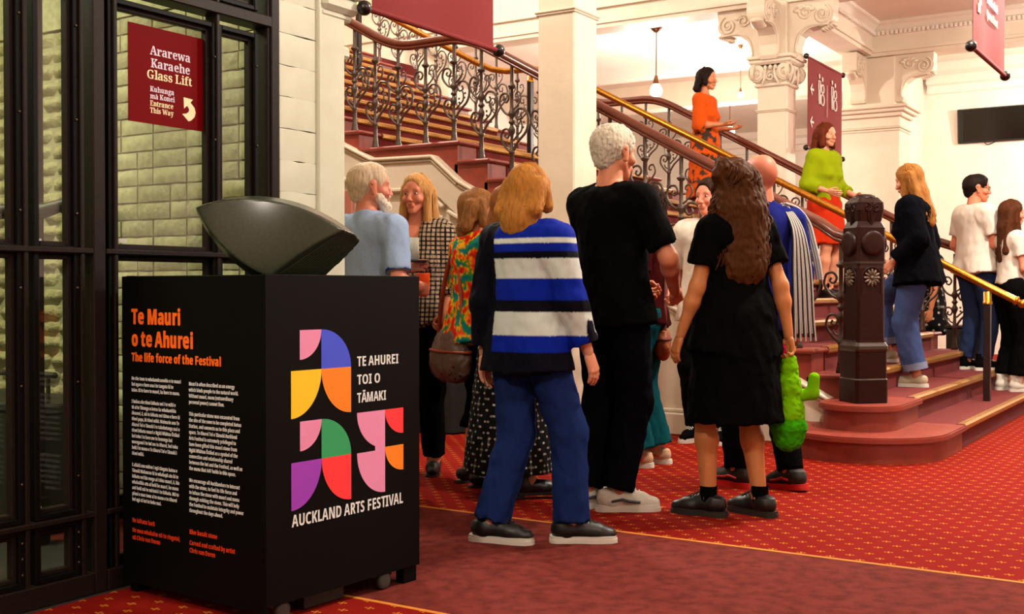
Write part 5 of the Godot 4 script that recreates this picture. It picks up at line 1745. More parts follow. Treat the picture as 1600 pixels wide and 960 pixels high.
func hair_part(t: Node3D, hx: Transform3D, h: Dictionary) -> void:
	var X := Vector3(1, 0, 0)
	var b := []
	var style: String = h.style
	var v: float = h.get("vol", 1.0)
	if style != "beard":
		var r := 0.098 * (0.97 + 0.03 * v)
		b.append(bn(Vector3(0, 0.04, -0.038), Vector3(0, 0.05, 0.0), r, r * 0.95, X, 1.16))
		if style == "short":
			b.append(bn(Vector3(0, -0.03, -0.07), Vector3(0, 0.03, -0.06), 0.05, 0.06))
			b.append(bn(Vector3(0, 0.075, 0.03), Vector3(0, 0.085, 0.06), 0.05, 0.03, Vector3(0, 1, 0), 1.3))
		else:
			var len: float = h.len
			var wd: float = h.get("width", 0.075)
			# curtain of hair down the back and beside the face
			b.append(bn(Vector3(0, 0.02, -0.075), Vector3(0, -0.12, -0.085), 0.075 * v, wd * v, Vector3(0, 0, 1), 1.4))
			b.append(bn(Vector3(0, -0.12, -0.085), Vector3(0, -len, -0.11), wd * v, wd * v * h.get("tip", 0.7), Vector3(0, 0, 1), 1.5))
			for s in [-1.0, 1.0]:
				var fr: float = h.get("front", 0.12)
				b.append(bn(Vector3(s * 0.07, 0.05, 0.0), Vector3(s * 0.085, -fr, 0.02), 0.035 * v, 0.03 * v))
				b.append(bn(Vector3(s * 0.075, 0.03, -0.05), Vector3(s * (0.07 + 0.02 * v), -len * 0.85, -0.09), 0.045 * v, 0.04 * v))
			if style == "curly":
				for i in 16:
					var a := i * 2.4
					var yy := 0.10 - i * (len + 0.12) / 16.0
					b.append(bn(Vector3(cos(a) * 0.075 * v, yy, -0.06 + sin(a) * 0.05 * v), Vector3(cos(a) * 0.10 * v, yy - 0.05, -0.065 + sin(a) * 0.055 * v), 0.042, 0.035))
		# face stays free
		b.append(bn(Vector3(0, -0.10, 0.115), Vector3(0, 0.035, 0.125), 0.07, 0.062, X, 1.0, 0, true))
		if style == "short":
			for s in [-1.0, 1.0]: b.append(bn(Vector3(s * 0.1, -0.05, 0.015), Vector3(s * 0.1, 0.01, 0.0), 0.035, 0.03, Vector3.ZERO, 1.0, 0, true))
	var cell: float = h.get("cell", 0.0075)
	var amp: float = h.get("amp", 0.006)
	var a2 := sdf(b, cell, 0.02, amp, h.get("freq", Vector3(95, 18, 95)))
	var tone: Color = h.color
	var m := mat("hair_%s" % tone.to_html(), tone, 0.6, 0.0, 0.2)
	m.albedo_texture = strands()
	m.uv1_triplanar = true
	m.uv1_scale = Vector3(6, 0.8, 6)
	var o := part(t, "hair", to_mesh(a2), m)
	o.transform = hx
	if style == "short" or style == "beard": return
	# loose locks over the mass of hair
	var lk := MB.new()
	var rnd := RandomNumberGenerator.new()
	rnd.seed = int(h.len * 1000.0)
	var curl := style == "curly"
	var len2: float = h.len
	var wd2: float = h.get("width", 0.075)
	var nl: int = 170 if curl else 80
	for i in nl:
		var ph := lerpf(-1.75, 1.75, (i + 0.5) / nl) + rnd.randf_range(-0.05, 0.05)
		var sn := sin(ph)
		var cs := cos(ph)
		var rr := (rnd.randf_range(1.06, 1.22) if curl else rnd.randf_range(0.97, 1.05)) * (0.9 + 0.1 * v)
		var L := len2 * rnd.randf_range(0.75, 1.08)
		if absf(ph) > 1.45: L = minf(L, h.get("front", 0.12) + 0.03)
		var key := [Vector3(sn * 0.03, 0.142, -0.015 - cs * 0.02), Vector3(sn * 0.088 * rr, 0.065, -0.025 - cs * 0.092 * rr), Vector3(sn * 0.096 * rr, -0.05, -0.035 - cs * 0.085 * rr), Vector3(sn * (0.05 + wd2 * 0.55) * v * rr, -0.05 - (L - 0.05) * 0.5, -0.065 - cs * 0.06 * rr), Vector3(sn * (0.03 + wd2 * 0.7) * v * rr, -L, -0.085 - cs * 0.055 * rr)]
		var pts := smooth_path(key, 6 if curl else 4)
		var w0 := rnd.randf() * TAU
		var out := []
		var rad := []
		for j in pts.size():
			var tt := float(j) / (pts.size() - 1)
			var amp2 := (0.013 * smoothstep(0.1, 0.4, tt)) if curl else 0.004 * tt
			var th := w0 + tt * (26.0 if curl else 7.0)
			out.append(pts[j] + Vector3(cos(th) * amp2, 0, sin(th) * amp2))
			rad.append((0.0075 if curl else 0.006) * (1.0 - 0.6 * tt * tt))
		lk.tube(out, rad, 4)
	var ls := part(o, "locks", lk.done(), m)
	ls.set_meta("kind", "stuff")

func person(sp: Dictionary) -> Node3D:
	var s: float = sp.h / 1.75
	var fem: bool = sp.get("fem", false)
	var cell: float = sp.get("cell", 0.013)
	var t := thing("person", sp.label, "person", sp.at, deg_to_rad(sp.yaw))
	var girth: float = sp.get("girth", 1.0)
	var sw := (0.155 if fem else 0.178) * s
	var hw := 0.088 * s
	var Z := Vector3(0, 0, 1)
	var lean := Basis(Vector3(1, 0, 0), deg_to_rad(sp.get("lean", 0.0))) * Basis(Vector3(0, 0, 1), deg_to_rad(sp.get("tilt", 0.0)))
	var twist := Basis(Vector3.UP, deg_to_rad(sp.get("twist", 0.0)))
	var pel: Vector3 = (Vector3(0, 0.93, 0) + sp.get("pel", Vector3.ZERO)) * s
	var U := func(v: Vector3) -> Vector3: return pel + lean * (twist * (v * s - Vector3(0, 0.93 * s, 0)))
	var neck: Vector3 = U.call(Vector3(0, 1.46, -0.02))
	var chest: Vector3 = U.call(Vector3(0, 1.33, 0.0))
	var belly: Vector3 = U.call(Vector3(0, 1.12, 0.005))
	var hy: Vector2 = sp.get("head", Vector2.ZERO)
	var hb := lean * Basis(Vector3.UP, deg_to_rad(hy.x)) * Basis(Vector3(1, 0, 0), deg_to_rad(hy.y))
	var hc: Vector3 = U.call(Vector3(0, 1.625, 0.02)) + Vector3(0, 0, 0)
	var hs := s * (0.97 if fem else 1.0)
	var hx := Transform3D(hb * Basis.from_scale(Vector3(hs, hs, hs)), hc)
	var shl: Vector3 = U.call(Vector3(sw / s, 1.405, -0.01))
	var shr: Vector3 = U.call(Vector3(-sw / s, 1.405, -0.01))
	var wl: Vector3 = sp.get("hl", Vector3(0.25, 0.84, 0.06)) * s
	var wr: Vector3 = sp.get("hr", Vector3(-0.25, 0.84, 0.06)) * s
	var al := 0.285 * s
	var fl := 0.255 * s
	var clampw := func(a: Vector3, w: Vector3) -> Vector3: return a + (w - a).limit_length((al + fl) * 0.995)
	wl = clampw.call(shl, wl)
	wr = clampw.call(shr, wr)
	var ell := knee(shl, wl, al, fl, sp.get("pl", Vector3(0.35, -0.9, -0.8)))
	var elr := knee(shr, wr, al, fl, sp.get("pr", Vector3(-0.35, -0.9, -0.8)))
	var hil := pel + Vector3(hw, -0.006 * s, 0)
	var hir := pel + Vector3(-hw, -0.006 * s, 0)
	var anl: Vector3 = sp.get("fl", Vector3(0.1, 0.085, 0.0)) * s
	var anr: Vector3 = sp.get("fr", Vector3(-0.1, 0.085, 0.0)) * s
	var tl := 0.425 * s
	var kl := 0.43 * s
	anl = hil + (anl - hil).limit_length((tl + kl) * 0.998)
	anr = hir + (anr - hir).limit_length((tl + kl) * 0.998)
	var knl := knee(hil, anl, tl, kl, sp.get("kl", Vector3(0.15, 0, 1)))
	var knr := knee(hir, anr, tl, kl, sp.get("kr", Vector3(-0.15, 0, 1)))
	var a := s * (0.88 if fem else 1.0) * lerpf(1.0, girth, 0.5)
	# torso bones shared by body and clothes; e is the ease of the cloth
	var torso := func(e: float, hem: float) -> Array:
		var o := []
		var g := s * girth
		var w1 := 0.138 if fem else 0.152
		var hemp: Vector3 = U.call(Vector3(0, hem, 0.0))
		o.append(bn(hemp, belly, (0.148 if fem else 0.142) * g + e, (0.122 if fem else 0.142) * g + e, Z, 1.32, 2))
		if e > 0.0 and hem < 0.93:
			for q in [-1.0, 1.0]: o.append(bn(U.call(Vector3(q * 0.068 * girth, hem, 0.0)), U.call(Vector3(q * 0.05, 1.02, 0.0)), 0.140 * g + e, 0.11 * g + e, Z, 1.08, 2))
		o.append(bn(belly, chest, (0.122 if fem else 0.142) * g + e, w1 * g + e, Z, 1.36))
		o.append(bn(shl.lerp(shr, 0.1), shr.lerp(shl, 0.1), 0.055 * a + e, 0.055 * a + e))
		o.append(bn(shl.lerp(chest, 0.35), shr.lerp(chest, 0.35), 0.08 * a + e, 0.08 * a + e))
		if fem:
			for q in [-1.0, 1.0]:
				var bu: Vector3 = U.call(Vector3(q * 0.065, 1.24, 0.075))
				o.append(bn(bu, bu + Vector3(0, 0.01, 0), 0.058 * g + e * 0.6, 0.05 * g + e * 0.6))
		return o
	# body
	var body := torso.call(0.0, 1.0)
	body.append(bn(hil, hir, 0.1 * s * girth, 0.1 * s * girth, Z, 1.1))
	body.append(bn(neck - lean * Vector3(0, 0.04 * s, 0), hc + hb * Vector3(0, -0.06 * s, -0.02 * s), 0.058 * a, 0.052 * a))
	body.append(bn(neck, shl.lerp(neck, 0.4), 0.045 * a, 0.045 * a))
	body.append(bn(neck, shr.lerp(neck, 0.4), 0.045 * a, 0.045 * a))
	for q in [[shl, ell, wl], [shr, elr, wr]]:
		body.append(bn(q[0], q[1], 0.05 * a, 0.039 * a))
		body.append(bn(q[1], q[1].lerp(q[2], 0.3), 0.039 * a, 0.039 * a))
		body.append(bn(q[1].lerp(q[2], 0.3), q[2], 0.039 * a, 0.026 * a))
	for q in [[hil, knl, anl], [hir, knr, anr]]:
		body.append(bn(q[0], q[1], 0.08 * s, 0.053 * s))
		body.append(bn(q[1], q[1].lerp(q[2], 0.32) + Vector3(0, 0, -0.012 * s), 0.05 * s, 0.054 * s))
		body.append(bn(q[1].lerp(q[2], 0.32) + Vector3(0, 0, -0.012 * s), q[2], 0.054 * s, 0.036 * s))
		body.append(bn(q[2], q[2] + Vector3(0, -0.03, 0.04) * s, 0.034 * s, 0.03 * s))
	var arr := sdf(body, cell, 0.03)
	add_arrays(arr, head_arrays(fem), hx)
	var hsz := s * (0.9 if fem else 1.0)
	for q in [[ell, wl, sp.get("tl", Vector3(0, 0, 1)), -1.0, sp.get("gl", false), sp.get("dl", Vector3.ZERO)], [elr, wr, sp.get("tr", Vector3(0, 0, 1)), 1.0, sp.get("gr", false), sp.get("dr", Vector3.ZERO)]]:
		var fd: Vector3 = (q[1] - q[0]).normalized()
		if q[5] != Vector3.ZERO: fd = (fd + q[5]).normalized()
		var td: Vector3 = q[2]
		td = (td - fd * td.dot(fd)).normalized()
		var xx := (-fd).cross(td) * float(q[3])
		add_arrays(arr, hand_arrays(q[4]), Transform3D(Basis(xx * hsz, -fd * hsz, td * hsz), q[1]))
	var skin: Color = sp.get("skin", Color(0.62, 0.37, 0.26))
	var sm := mat("skin_%s" % skin.to_html(), skin, 0.5, 0.0, 0.4)
	sm.subsurf_scatter_enabled = true
	sm.subsurf_scatter_strength = 0.1
	part(t, "body", to_mesh(arr), sm)
	if sp.get("face", false):
		for q in [-1.0, 1.0]:
			var ey := part(t, "eye", MB.new().ball(Vector3(q * 0.031, 0.011, 0.0795), Vector3(0.0105, 0.0062, 0.008), 10, 8).done(), mat("eye_white", Color(0.8, 0.77, 0.73), 0.25))
			ey.transform = hx
			part(ey, "iris", MB.new().ball(Vector3(q * 0.031, 0.0105, 0.0865), Vector3(0.0058, 0.0058, 0.003), 10, 6).done(), mat("iris", Color(0.08, 0.07, 0.07), 0.2))
			var eb := part(t, "eyebrow", MB.new().tube([Vector3(q * 0.016, 0.032, 0.0905), Vector3(q * 0.032, 0.038, 0.087), Vector3(q * 0.047, 0.032, 0.077)], [0.003, 0.0035, 0.0015], 6).done(), mat("brow", Color(0.24, 0.15, 0.09), 0.8))
			eb.transform = hx
		var lp := MB.new()
		lp.tube([Vector3(-0.021, -0.0615, 0.086), Vector3(-0.008, -0.055, 0.0955), Vector3(0, -0.056, 0.0965), Vector3(0.008, -0.055, 0.0955), Vector3(0.021, -0.0615, 0.086)], [0.002, 0.0042, 0.004, 0.0042, 0.002], 6)
		lp.tube([Vector3(-0.019, -0.0635, 0.086), Vector3(0, -0.0665, 0.0935), Vector3(0.019, -0.0635, 0.086)], [0.002, 0.005, 0.002], 6)
		var lo2 := part(t, "lips", lp.done(), mat("lips", Color(0.55, 0.16, 0.15), 0.4))
		lo2.transform = hx
	# top
	var fold: float = sp.get("fold", 0.007)
	if sp.has("top"):
		var tp: Dictionary = sp.top
		var e: float = tp.get("ease", 0.016) * s
		var hem: float = tp.get("hem", 0.86)
		var b := torso.call(e, hem)
		var sl: float = tp.get("sleeve", 0.65)   # 1 reaches the elbow, 2 the wrist
		for q in [[shl, ell, wl], [shr, elr, wr]]:
			if sl <= 0.0: continue
			var ew: float = tp.get("sleeve_ease", 0.018) * s
			if sl <= 1.0: b.append(bn(q[0], q[0].lerp(q[1], sl), 0.052 * a + e, 0.044 * a + ew, Vector3.ZERO, 1.0, 1))
			else:
				b.append(bn(q[0], q[1], 0.052 * a + e, 0.042 * a + ew))
				b.append(bn(q[1], q[1].lerp(q[2], sl - 1.0), 0.042 * a + ew, 0.032 * a + ew, Vector3.ZERO, 1.0, 1))
		if tp.has("skirt"):
			# dress: skirt down to this height, this wide at the hem
			var sk: Array = tp.skirt
			var hc2: Vector3 = Vector3(pel.x, sk[0] * s, pel.z) + sp.get("swing", Vector3.ZERO)
			b[0] = bn(pel + Vector3(0, 0.02, 0), belly, 0.152 * s * girth + e, 0.13 * s * girth + e, Z, 1.3)
			b.append(bn(pel + Vector3(0, 0.02, 0), hc2, 0.152 * s * girth + e, sk[1] * s, Z, sk[2] if sk.size() > 2 else 1.15, 1))
		if tp.get("collar", false):
			b.append(bn(neck + lean * Vector3(0, -0.02 * s, 0.0), neck + lean * Vector3(0, 0.035 * s, 0.012 * s), 0.072 * a, 0.066 * a, Vector3.ZERO, 1.0, 1))
		if tp.get("open", false):
			b.append(bn(U.call(Vector3(0, 1.47, 0.10)), U.call(Vector3(0, 1.31, 0.15)), 0.055 * s, 0.022 * s, Vector3.ZERO, 1.0, 0, true))
		if not tp.get("collar", false):
			b.append(bn(neck + lean * Vector3(0, -0.012 * s, 0.02 * s), neck + lean * Vector3(0, 0.06 * s, 0.03 * s), 0.055 * a, 0.075 * a, Vector3.ZERO, 1.0, 0, true))
		var ta := sdf(b, tp.get("cell", cell * 0.85), 0.03, fold, Vector3(16, 9, 16))
		var col := PackedColorArray()
		if tp.has("paint"):
			for v in ta[0] as PackedVector3Array: col.append((tp.paint.call(v / s) as Color).srgb_to_linear())
		part(t, tp.get("name", "shirt"), to_mesh(ta, col), tp.mat)
		if tp.get("cuff", false):
			for q in [[shl, ell, wl], [shr, elr, wr]]:
				var c0: Vector3 = q[0].lerp(q[1], sl - 0.06)
				var c1: Vector3 = q[0].lerp(q[1], sl + 0.01)
				part(t, "cuff", MB.new().tube([c0, c1], 0.05 * a + 0.016, 14, false).done(), tp.cuff)
	if sp.has("legs"):
		var lg: Dictionary = sp.legs
		var e: float = lg.get("ease", 0.014) * s
		var b := [bn(hil, hir, 0.103 * s * girth + e, 0.103 * s * girth + e, Z, 1.1), bn(pel, pel + lean * Vector3(0, 0.1 * s, 0), 0.14 * s * girth + e * 0.3, 0.135 * s * girth + e * 0.3, Z, 1.3, 1)]
		var l: float = lg.get("len", 0.96)
		var fla: float = lg.get("flare", 0.066) * s
		for q in [[hil, knl, anl], [hir, knr, anr]]:
			b.append(bn(q[0], q[1], 0.086 * s + e, 0.064 * s + e))
			b.append(bn(q[1], q[1].lerp(q[2], l), 0.064 * s + e, fla, Vector3.ZERO, 1.0, 1))
		var la := sdf(b, lg.get("cell", cell * 0.9), 0.025, fold * 1.3, Vector3(18, 9, 18))
		part(t, lg.get("name", "trousers"), to_mesh(la), lg.mat)
		if lg.has("roll"):
			for q in [[knl, anl], [knr, anr]]:
				part(t, "trouser_roll", MB.new().tube([q[0].lerp(q[1], l - 0.12), q[0].lerp(q[1], l + 0.005)], fla + 0.006, 16, false).done(), lg.roll)
	# shoes
	var sh: Dictionary = sp.shoes
	var sms := shoe_meshes(sh.style)
	var fs: float = s * sh.get("size", 0.95)
	for q in [[anl, sp.get("tol", Vector2(8, 0))], [anr, sp.get("tor", Vector2(-8, 0))]]:
		var bs := Basis(Vector3.UP, deg_to_rad(q[1].x)) * Basis(Vector3(1, 0, 0), deg_to_rad(q[1].y))
		var lf := 0.0 if sh.style != "boot" else 0.0
		var o := part(t, "shoe", sms[0], sh.mat, q[0] + bs * Vector3(0, -0.085 * s + lf, 0))
		o.basis = bs * Basis.from_scale(Vector3(fs, fs, fs))
		part(o, "sole", sms[1], sh.sole)
		if sms[2] and sh.has("lace"): part(o, "laces", sms[2], sh.lace)
		if sh.has("side"):
			for sd in [-1.0, 1.0]:
				var sb := MB.new()
				sb.tube([Vector3(sd * 0.046, 0.05, -0.03), Vector3(sd * 0.050, 0.06, 0.02), Vector3(sd * 0.048, 0.05, 0.05), Vector3(sd * 0.047, 0.045, 0.1)], 0.0065, 6)
				part(o, "side_stripe", sb.done(), sh.side)
		if sh.has("sock"):
			part(t, "sock", MB.new().tube([q[0] + Vector3(0, -0.02, 0), q[0] + Vector3(0, sh.get("sock_h", 0.06), 0)], 0.043 * s, 12, false).done(), sh.sock)
	for h in sp.get("hair", []): hair_part(t, hx, h)
	t.set_meta("head_at", hx)
	t.set_meta("wrist_l", wl)
	t.set_meta("wrist_r", wr)
	return t

func tread_at(x: float) -> int:
	var k := 0
	for i in range(1, STEPS + 1):
		if x <= nose_x(i) - 0.02: k = i
	return k

func make_people() -> void:
	var fair := Color(0.78, 0.53, 0.41)
	var pinkish := Color(0.80, 0.50, 0.40)
	var tan := Color(0.70, 0.44, 0.29)
	var white_rubber := mat("white_rubber", Color(0.78, 0.76, 0.72), 0.5)
	var black_leather := mat("black_leather", Color(0.03, 0.03, 0.03), 0.42)
	var white_canvas := cloth("white_canvas", Color(0.80, 0.78, 0.73))
	var black_cloth := cloth("black_jersey", Color(0.022, 0.021, 0.022))
	var navy := cloth("navy_twill", Color(0.030, 0.034, 0.058))
	var jeans := cloth("blue_denim", Color(0.10, 0.165, 0.36))
	var jeans2 := cloth("faded_denim", Color(0.24, 0.30, 0.47))
	var white_tee := cloth("white_tee", Color(0.82, 0.78, 0.73))
	var black_rubber := mat("black_rubber", Color(0.03, 0.03, 0.03), 0.6)
	# --- man in a pale blue shirt, back turned, behind the plinth
	var p := on_y(577, 775)
	var m1 := person({"label": "white-haired bearded man in a pale blue shirt standing behind the plinth", "at": p, "yaw": 180.0, "h": 1.68, "girth": 1.0, "skin": pinkish, "head": Vector2(-36, 0),
		"hr": Vector3(-0.19, 1.10, 0.20), "hl": Vector3(0.27, 0.85, 0.05), "gr": true, "tr": Vector3(0, 1, 0.2),
		"top": {"mat": cloth("pale_blue", Color(0.58, 0.67, 0.80)), "hem": 0.84, "sleeve": 0.8, "sleeve_ease": 0.026, "collar": true, "ease": 0.024, "cuff": cloth("blue_cuff", Color(0.12, 0.2, 0.4))},
		"legs": {"mat": navy}, "shoes": {"style": "sneaker", "mat": black_leather, "sole": black_rubber},
		"hair": [{"style": "short", "color": Color(0.80, 0.72, 0.62), "vol": 0.4, "amp": 0.006}]})
	beard(m1, Color(0.84, 0.78, 0.70))
	held(m1, true, "orange_cup", "orange plastic cup held by the man in the pale blue shirt", "cup", func(t):
		part(t, "cup_body", MB.new().lathe([Vector2(0, -0.06), Vector2(0.028, -0.06), Vector2(0.036, 0.05), Vector2(0.036, 0.055), Vector2(0.033, 0.055), Vector2(0.026, -0.05), Vector2(0, -0.05)], 18).done(), mat("orange_plastic", Color(0.90, 0.30, 0.05), 0.4))
		part(t, "rim", MB.new().tube(ring_pts(0.0355, 0.055, 18), 0.002, 5, false).done(), mat("orange_plastic", Color.WHITE)), Vector3(0.03, 0.02, 0.06))
	# --- blonde woman facing the foyer
	p = on_y(652, 738)
	var w2 := person({"label": "blonde woman in a black and cream checked blouse facing the plinth", "at": p, "yaw": 24.0, "h": 1.70, "fem": true, "girth": 1.08, "skin": Color(0.78, 0.48, 0.37), "face": true, "head": Vector2(-10, 0),
		"hr": Vector3(0.03, 1.20, 0.29), "hl": Vector3(0.20, 0.93, 0.14), "gr": true, "tr": Vector3(0.2, 1, 0), "dr": Vector3(0.5, 0.1, 0.3), "gl": true, "pr": Vector3(-0.6, -0.8, -0.3),
		"top": {"mat": pattern_mat("check", 0.10), "hem": 0.88, "sleeve": 1.5, "sleeve_ease": 0.035, "ease": 0.034, "open": true, "name": "blouse"},
		"legs": {"mat": black_cloth}, "shoes": {"style": "flat", "mat": black_leather, "sole": black_rubber},
		"hair": [{"style": "long", "len": 0.24, "color": Color(0.74, 0.55, 0.33), "vol": 0.82, "front": 0.20, "width": 0.085, "cell": 0.0065}]})
	held(w2, true, "black_phone", "black phone in the blonde woman's hand", "phone", func(t):
		part(t, "case", MB.new().box(Vector3(0, 0, 0), Vector3(0.15, 0.012, 0.075), 0.004).done(), mat("phone_black", Color(0.02, 0.02, 0.02), 0.3))
		part(t, "screen", MB.new().box(Vector3(0, 0.0065, 0), Vector3(0.14, 0.001, 0.068)).done(), mat("phone_glass", Color(0.02, 0.025, 0.03), 0.1)), Vector3(0.04, 0.035, 0.07))
	held(w2, true, "drink_glass", "pale cloudy drink in a slim glass on top of the black phone", "glass", func(t):
		part(t, "glass_wall", MB.new().lathe([Vector2(0, 0), Vector2(0.028, 0.0), Vector2(0.031, 0.12), Vector2(0.0285, 0.12), Vector2(0.026, 0.004), Vector2(0, 0.004)], 18).done(), mat("frosted", Color(0.76, 0.80, 0.74), 0.25))
		part(t, "drink", MB.new().lathe([Vector2(0, 0.005), Vector2(0.0255, 0.005), Vector2(0.027, 0.09), Vector2(0, 0.09)], 18).done(), mat("drink", Color(0.72, 0.78, 0.6), 0.2)), Vector3(0.035, 0.0425, 0.07))
	# --- person in a tie-dyed shirt, partly hidden
	p = on_y(744, 757)
	var tie := func(v: Vector3) -> Color:
		var a := NZ.get_noise_3d(v.x * 14.0, v.y * 14.0, v.z * 14.0) + 0.3 * sin(atan2(v.y - 1.25, v.x - 0.1) * 9.0)
		if a < -0.32: return Color(0.08, 0.42, 0.40)
		if a < -0.1: return Color(0.22, 0.50, 0.16)
		if a < 0.08: return Color(0.85, 0.62, 0.10)
		if a < 0.3: return Color(0.86, 0.26, 0.05)
		return Color(0.72, 0.12, 0.06)
	person({"label": "person in a bright tie-dyed shirt beside the woman in the spotted dress", "at": p, "yaw": 150.0, "h": 1.58, "fem": true, "girth": 1.22, "skin": tan, "head": Vector2(-20, 0),
		"hr": Vector3(-0.2, 0.95, 0.22), "hl": Vector3(0.24, 0.9, 0.1),
		"top": {"mat": colored(mat("tie_dye", Color.WHITE, 0.9, 0.0, 0.2)), "paint": tie, "hem": 0.84, "sleeve": 0.85, "sleeve_ease": 0.035, "ease": 0.03},
		"legs": {"mat": black_cloth, "len": 0.45, "flare": 0.1}, "shoes": {"style": "flat", "mat": black_leather, "sole": black_rubber},
		"hair": [{"style": "long", "len": 0.12, "color": Color(0.50, 0.33, 0.17), "front": 0.08}]})
	bag("brown_shoulder_bag", "soft brown shoulder bag with an orange strap at the tie-dyed shirt", on_y(707, 757) + Vector3(0, 0.70, 0.02), Color(0.32, 0.22, 0.16), Color(0.55, 0.20, 0.05), 0.16, 150.0, 0.55)
	# --- woman in a spotted dress
	p = on_y(795, 776)
	person({"label": "woman in a long black dress with white dots and black boots", "at": p, "yaw": 140.0, "h": 1.57, "fem": true, "skin": fair, "head": Vector2(10, 0), "fl": Vector3(0.09, 0.085, 0.03), "fr": Vector3(-0.09, 0.085, 0.09),
		"top": {"mat": pattern_mat("polka", 0.055), "hem": 0.8, "sleeve": 0.9, "sleeve_ease": 0.03, "skirt": [0.15, 0.27, 1.05], "name": "dress"},
		"shoes": {"style": "boot", "mat": black_leather, "sole": black_rubber},
		"hair": [{"style": "long", "len": 0.14, "color": Color(0.52, 0.32, 0.15), "front": 0.1}]})
	# --- walker in the rugby top
	p = (on_y(762, 846) + on_y(896, 848)) * 0.5
	var bands := func(v: Vector3) -> Color:
		var y := v.y
		var white := Color(0.74, 0.78, 0.76)
		var blue := Color(0.045, 0.12, 0.55)
		var dark := Color(0.022, 0.026, 0.05)
		if v.x > 0.115 or v.x < -0.30: return dark
		if y > 1.41: return blue
		if y > 1.385: return white
		if y > 1.35: return blue
		if y > 1.315: return dark
		if y > 1.225: return white
		if y > 1.13: return blue
		if y > 1.075: return dark
		if y > 0.965: return white
		if y > 0.89: return blue
		return dark
	person({"label": "walking person in a navy, blue and white banded rugby top and jeans", "at": p, "yaw": 173.0, "h": 1.56, "girth": 1.0, "skin": fair, "head": Vector2(4, 4), "pel": Vector3(0.02, -0.005, 0.0), "kl": Vector3(-0.5, 0, 0.8), "kr": Vector3(-0.5, 0, 0.8),
		"fl": Vector3(0.15, 0.085, -0.11), "fr": Vector3(-0.15, 0.085, 0.12), "tol": Vector2(-70, 0), "tor": Vector2(-50, 0),
		"hl": Vector3(0.25, 0.86, -0.04), "hr": Vector3(-0.26, 0.88, 0.10),
		"top": {"mat": colored(mat("rugby", Color.WHITE, 0.85, 0.0, 0.25)), "paint": bands, "hem": 0.80, "sleeve": 1.8, "sleeve_ease": 0.03, "ease": 0.035, "cell": 0.0068, "name": "rugby_top"},
		"legs": {"mat": jeans, "ease": 0.022, "flare": 0.085, "len": 0.97}, "shoes": {"style": "court", "size": 1.06, "mat": mat("dark_sneaker", Color(0.028, 0.035, 0.03), 0.45), "sole": white_rubber, "lace": mat("dark_lace", Color(0.02, 0.02, 0.02), 0.8)},
		"hair": [{"style": "long", "len": 0.10, "color": Color(0.66, 0.44, 0.19), "vol": 1.0, "width": 0.095, "front": 0.06, "cell": 0.007}]})
	# --- man with white hair in black
	p = on_y(956, 796)
	var m6 := person({"label": "tall white-haired man in a black T-shirt with white shoes", "at": p, "yaw": 165.0, "h": 1.82, "girth": 1.04, "skin": Color(0.76, 0.48, 0.35), "head": Vector2(-4, 3), "fold": 0.008,
		"fl": Vector3(0.10, 0.085, -0.07), "fr": Vector3(-0.04, 0.085, -0.01), "tol": Vector2(-20, 0), "tor": Vector2(-40, 0),
		"hr": Vector3(-0.17, 1.0, 0.24), "hl": Vector3(0.12, 1.02, 0.30), "pr": Vector3(-1.0, -0.5, -0.5), "gr": true, "gl": true,
		"top": {"mat": black_cloth, "hem": 0.84, "sleeve": 0.82, "sleeve_ease": 0.026, "ease": 0.024},
		"legs": {"mat": navy, "ease": 0.018, "flare": 0.076}, "shoes": {"style": "sneaker", "size": 1.0, "mat": white_canvas, "sole": white_rubber, "lace": mat("white_lace", Color(0.8, 0.78, 0.74), 0.8), "side": mat("grey_stripe", Color(0.20, 0.22, 0.26), 0.6)},
		"hair": [{"style": "short", "color": Color(0.76, 0.73, 0.66), "vol": 1.2, "amp": 0.008, "freq": Vector3(70, 40, 70), "cell": 0.006}]})
	# --- person with teal trousers behind him
	p = on_y(1010, 727)
	person({"label": "dark-haired person in loose teal trousers behind the man in black", "at": p, "yaw": 285.0, "h": 1.66, "fem": true, "skin": tan, "head": Vector2(10, 0), "fl": Vector3(0.10, 0.085, 0.03), "fr": Vector3(-0.1, 0.085, -0.05),
		"top": {"mat": cloth("dark_red_top", Color(0.20, 0.03, 0.03)), "hem": 0.88, "sleeve": 0.7},
		"legs": {"mat": cloth("teal_linen", Color(0.045, 0.27, 0.30)), "ease": 0.03, "flare": 0.105, "len": 0.93},
		"shoes": {"style": "sneaker", "size": 0.98, "mat": cloth("cream_sneaker", Color(0.76, 0.62, 0.5)), "sole": white_rubber, "lace": mat("white_lace", Color.WHITE), "side": mat("orange_stripe", Color(0.75, 0.20, 0.05), 0.6)},
		"hair": [{"style": "curly", "len": 0.2, "color": Color(0.14, 0.08, 0.05), "vol": 0.8}]})
	bag("tan_leather_bag", "tan leather bag hanging between the man in black and the white T-shirt", on_y(1034, 727) + Vector3(0, 0.74, 0), Color(0.50, 0.24, 0.06), Color(0.35, 0.05, 0.04), 0.12, 120.0, 0.4)
	# --- tall person in a white T-shirt by the stairs
	p = on_y(1108, 690)
	person({"label": "person in a white T-shirt and black canvas shoes by the stair wall", "at": p, "yaw": 5.0, "h": 1.80, "skin": pinkish, "face": true, "head": Vector2(-15, 0), "hr": Vector3(-0.26, 0.95, 0.12), "hl": Vector3(0.1, 1.0, 0.28),
		"top": {"mat": white_tee, "hem": 0.80, "sleeve": 0.85, "sleeve_ease": 0.03, "ease": 0.03},
		"legs": {"mat": black_cloth}, "shoes": {"style": "hightop", "size": 0.98, "mat": cloth("black_canvas", Color(0.03, 0.03, 0.035)), "sole": white_rubber, "lace": mat("white_lace", Color.WHITE)},
		"hair": [{"style": "short", "color": Color(0.16, 0.09, 0.05)}]})
	# --- woman with long curls in a black dress
	p = on_y(1148, 806)
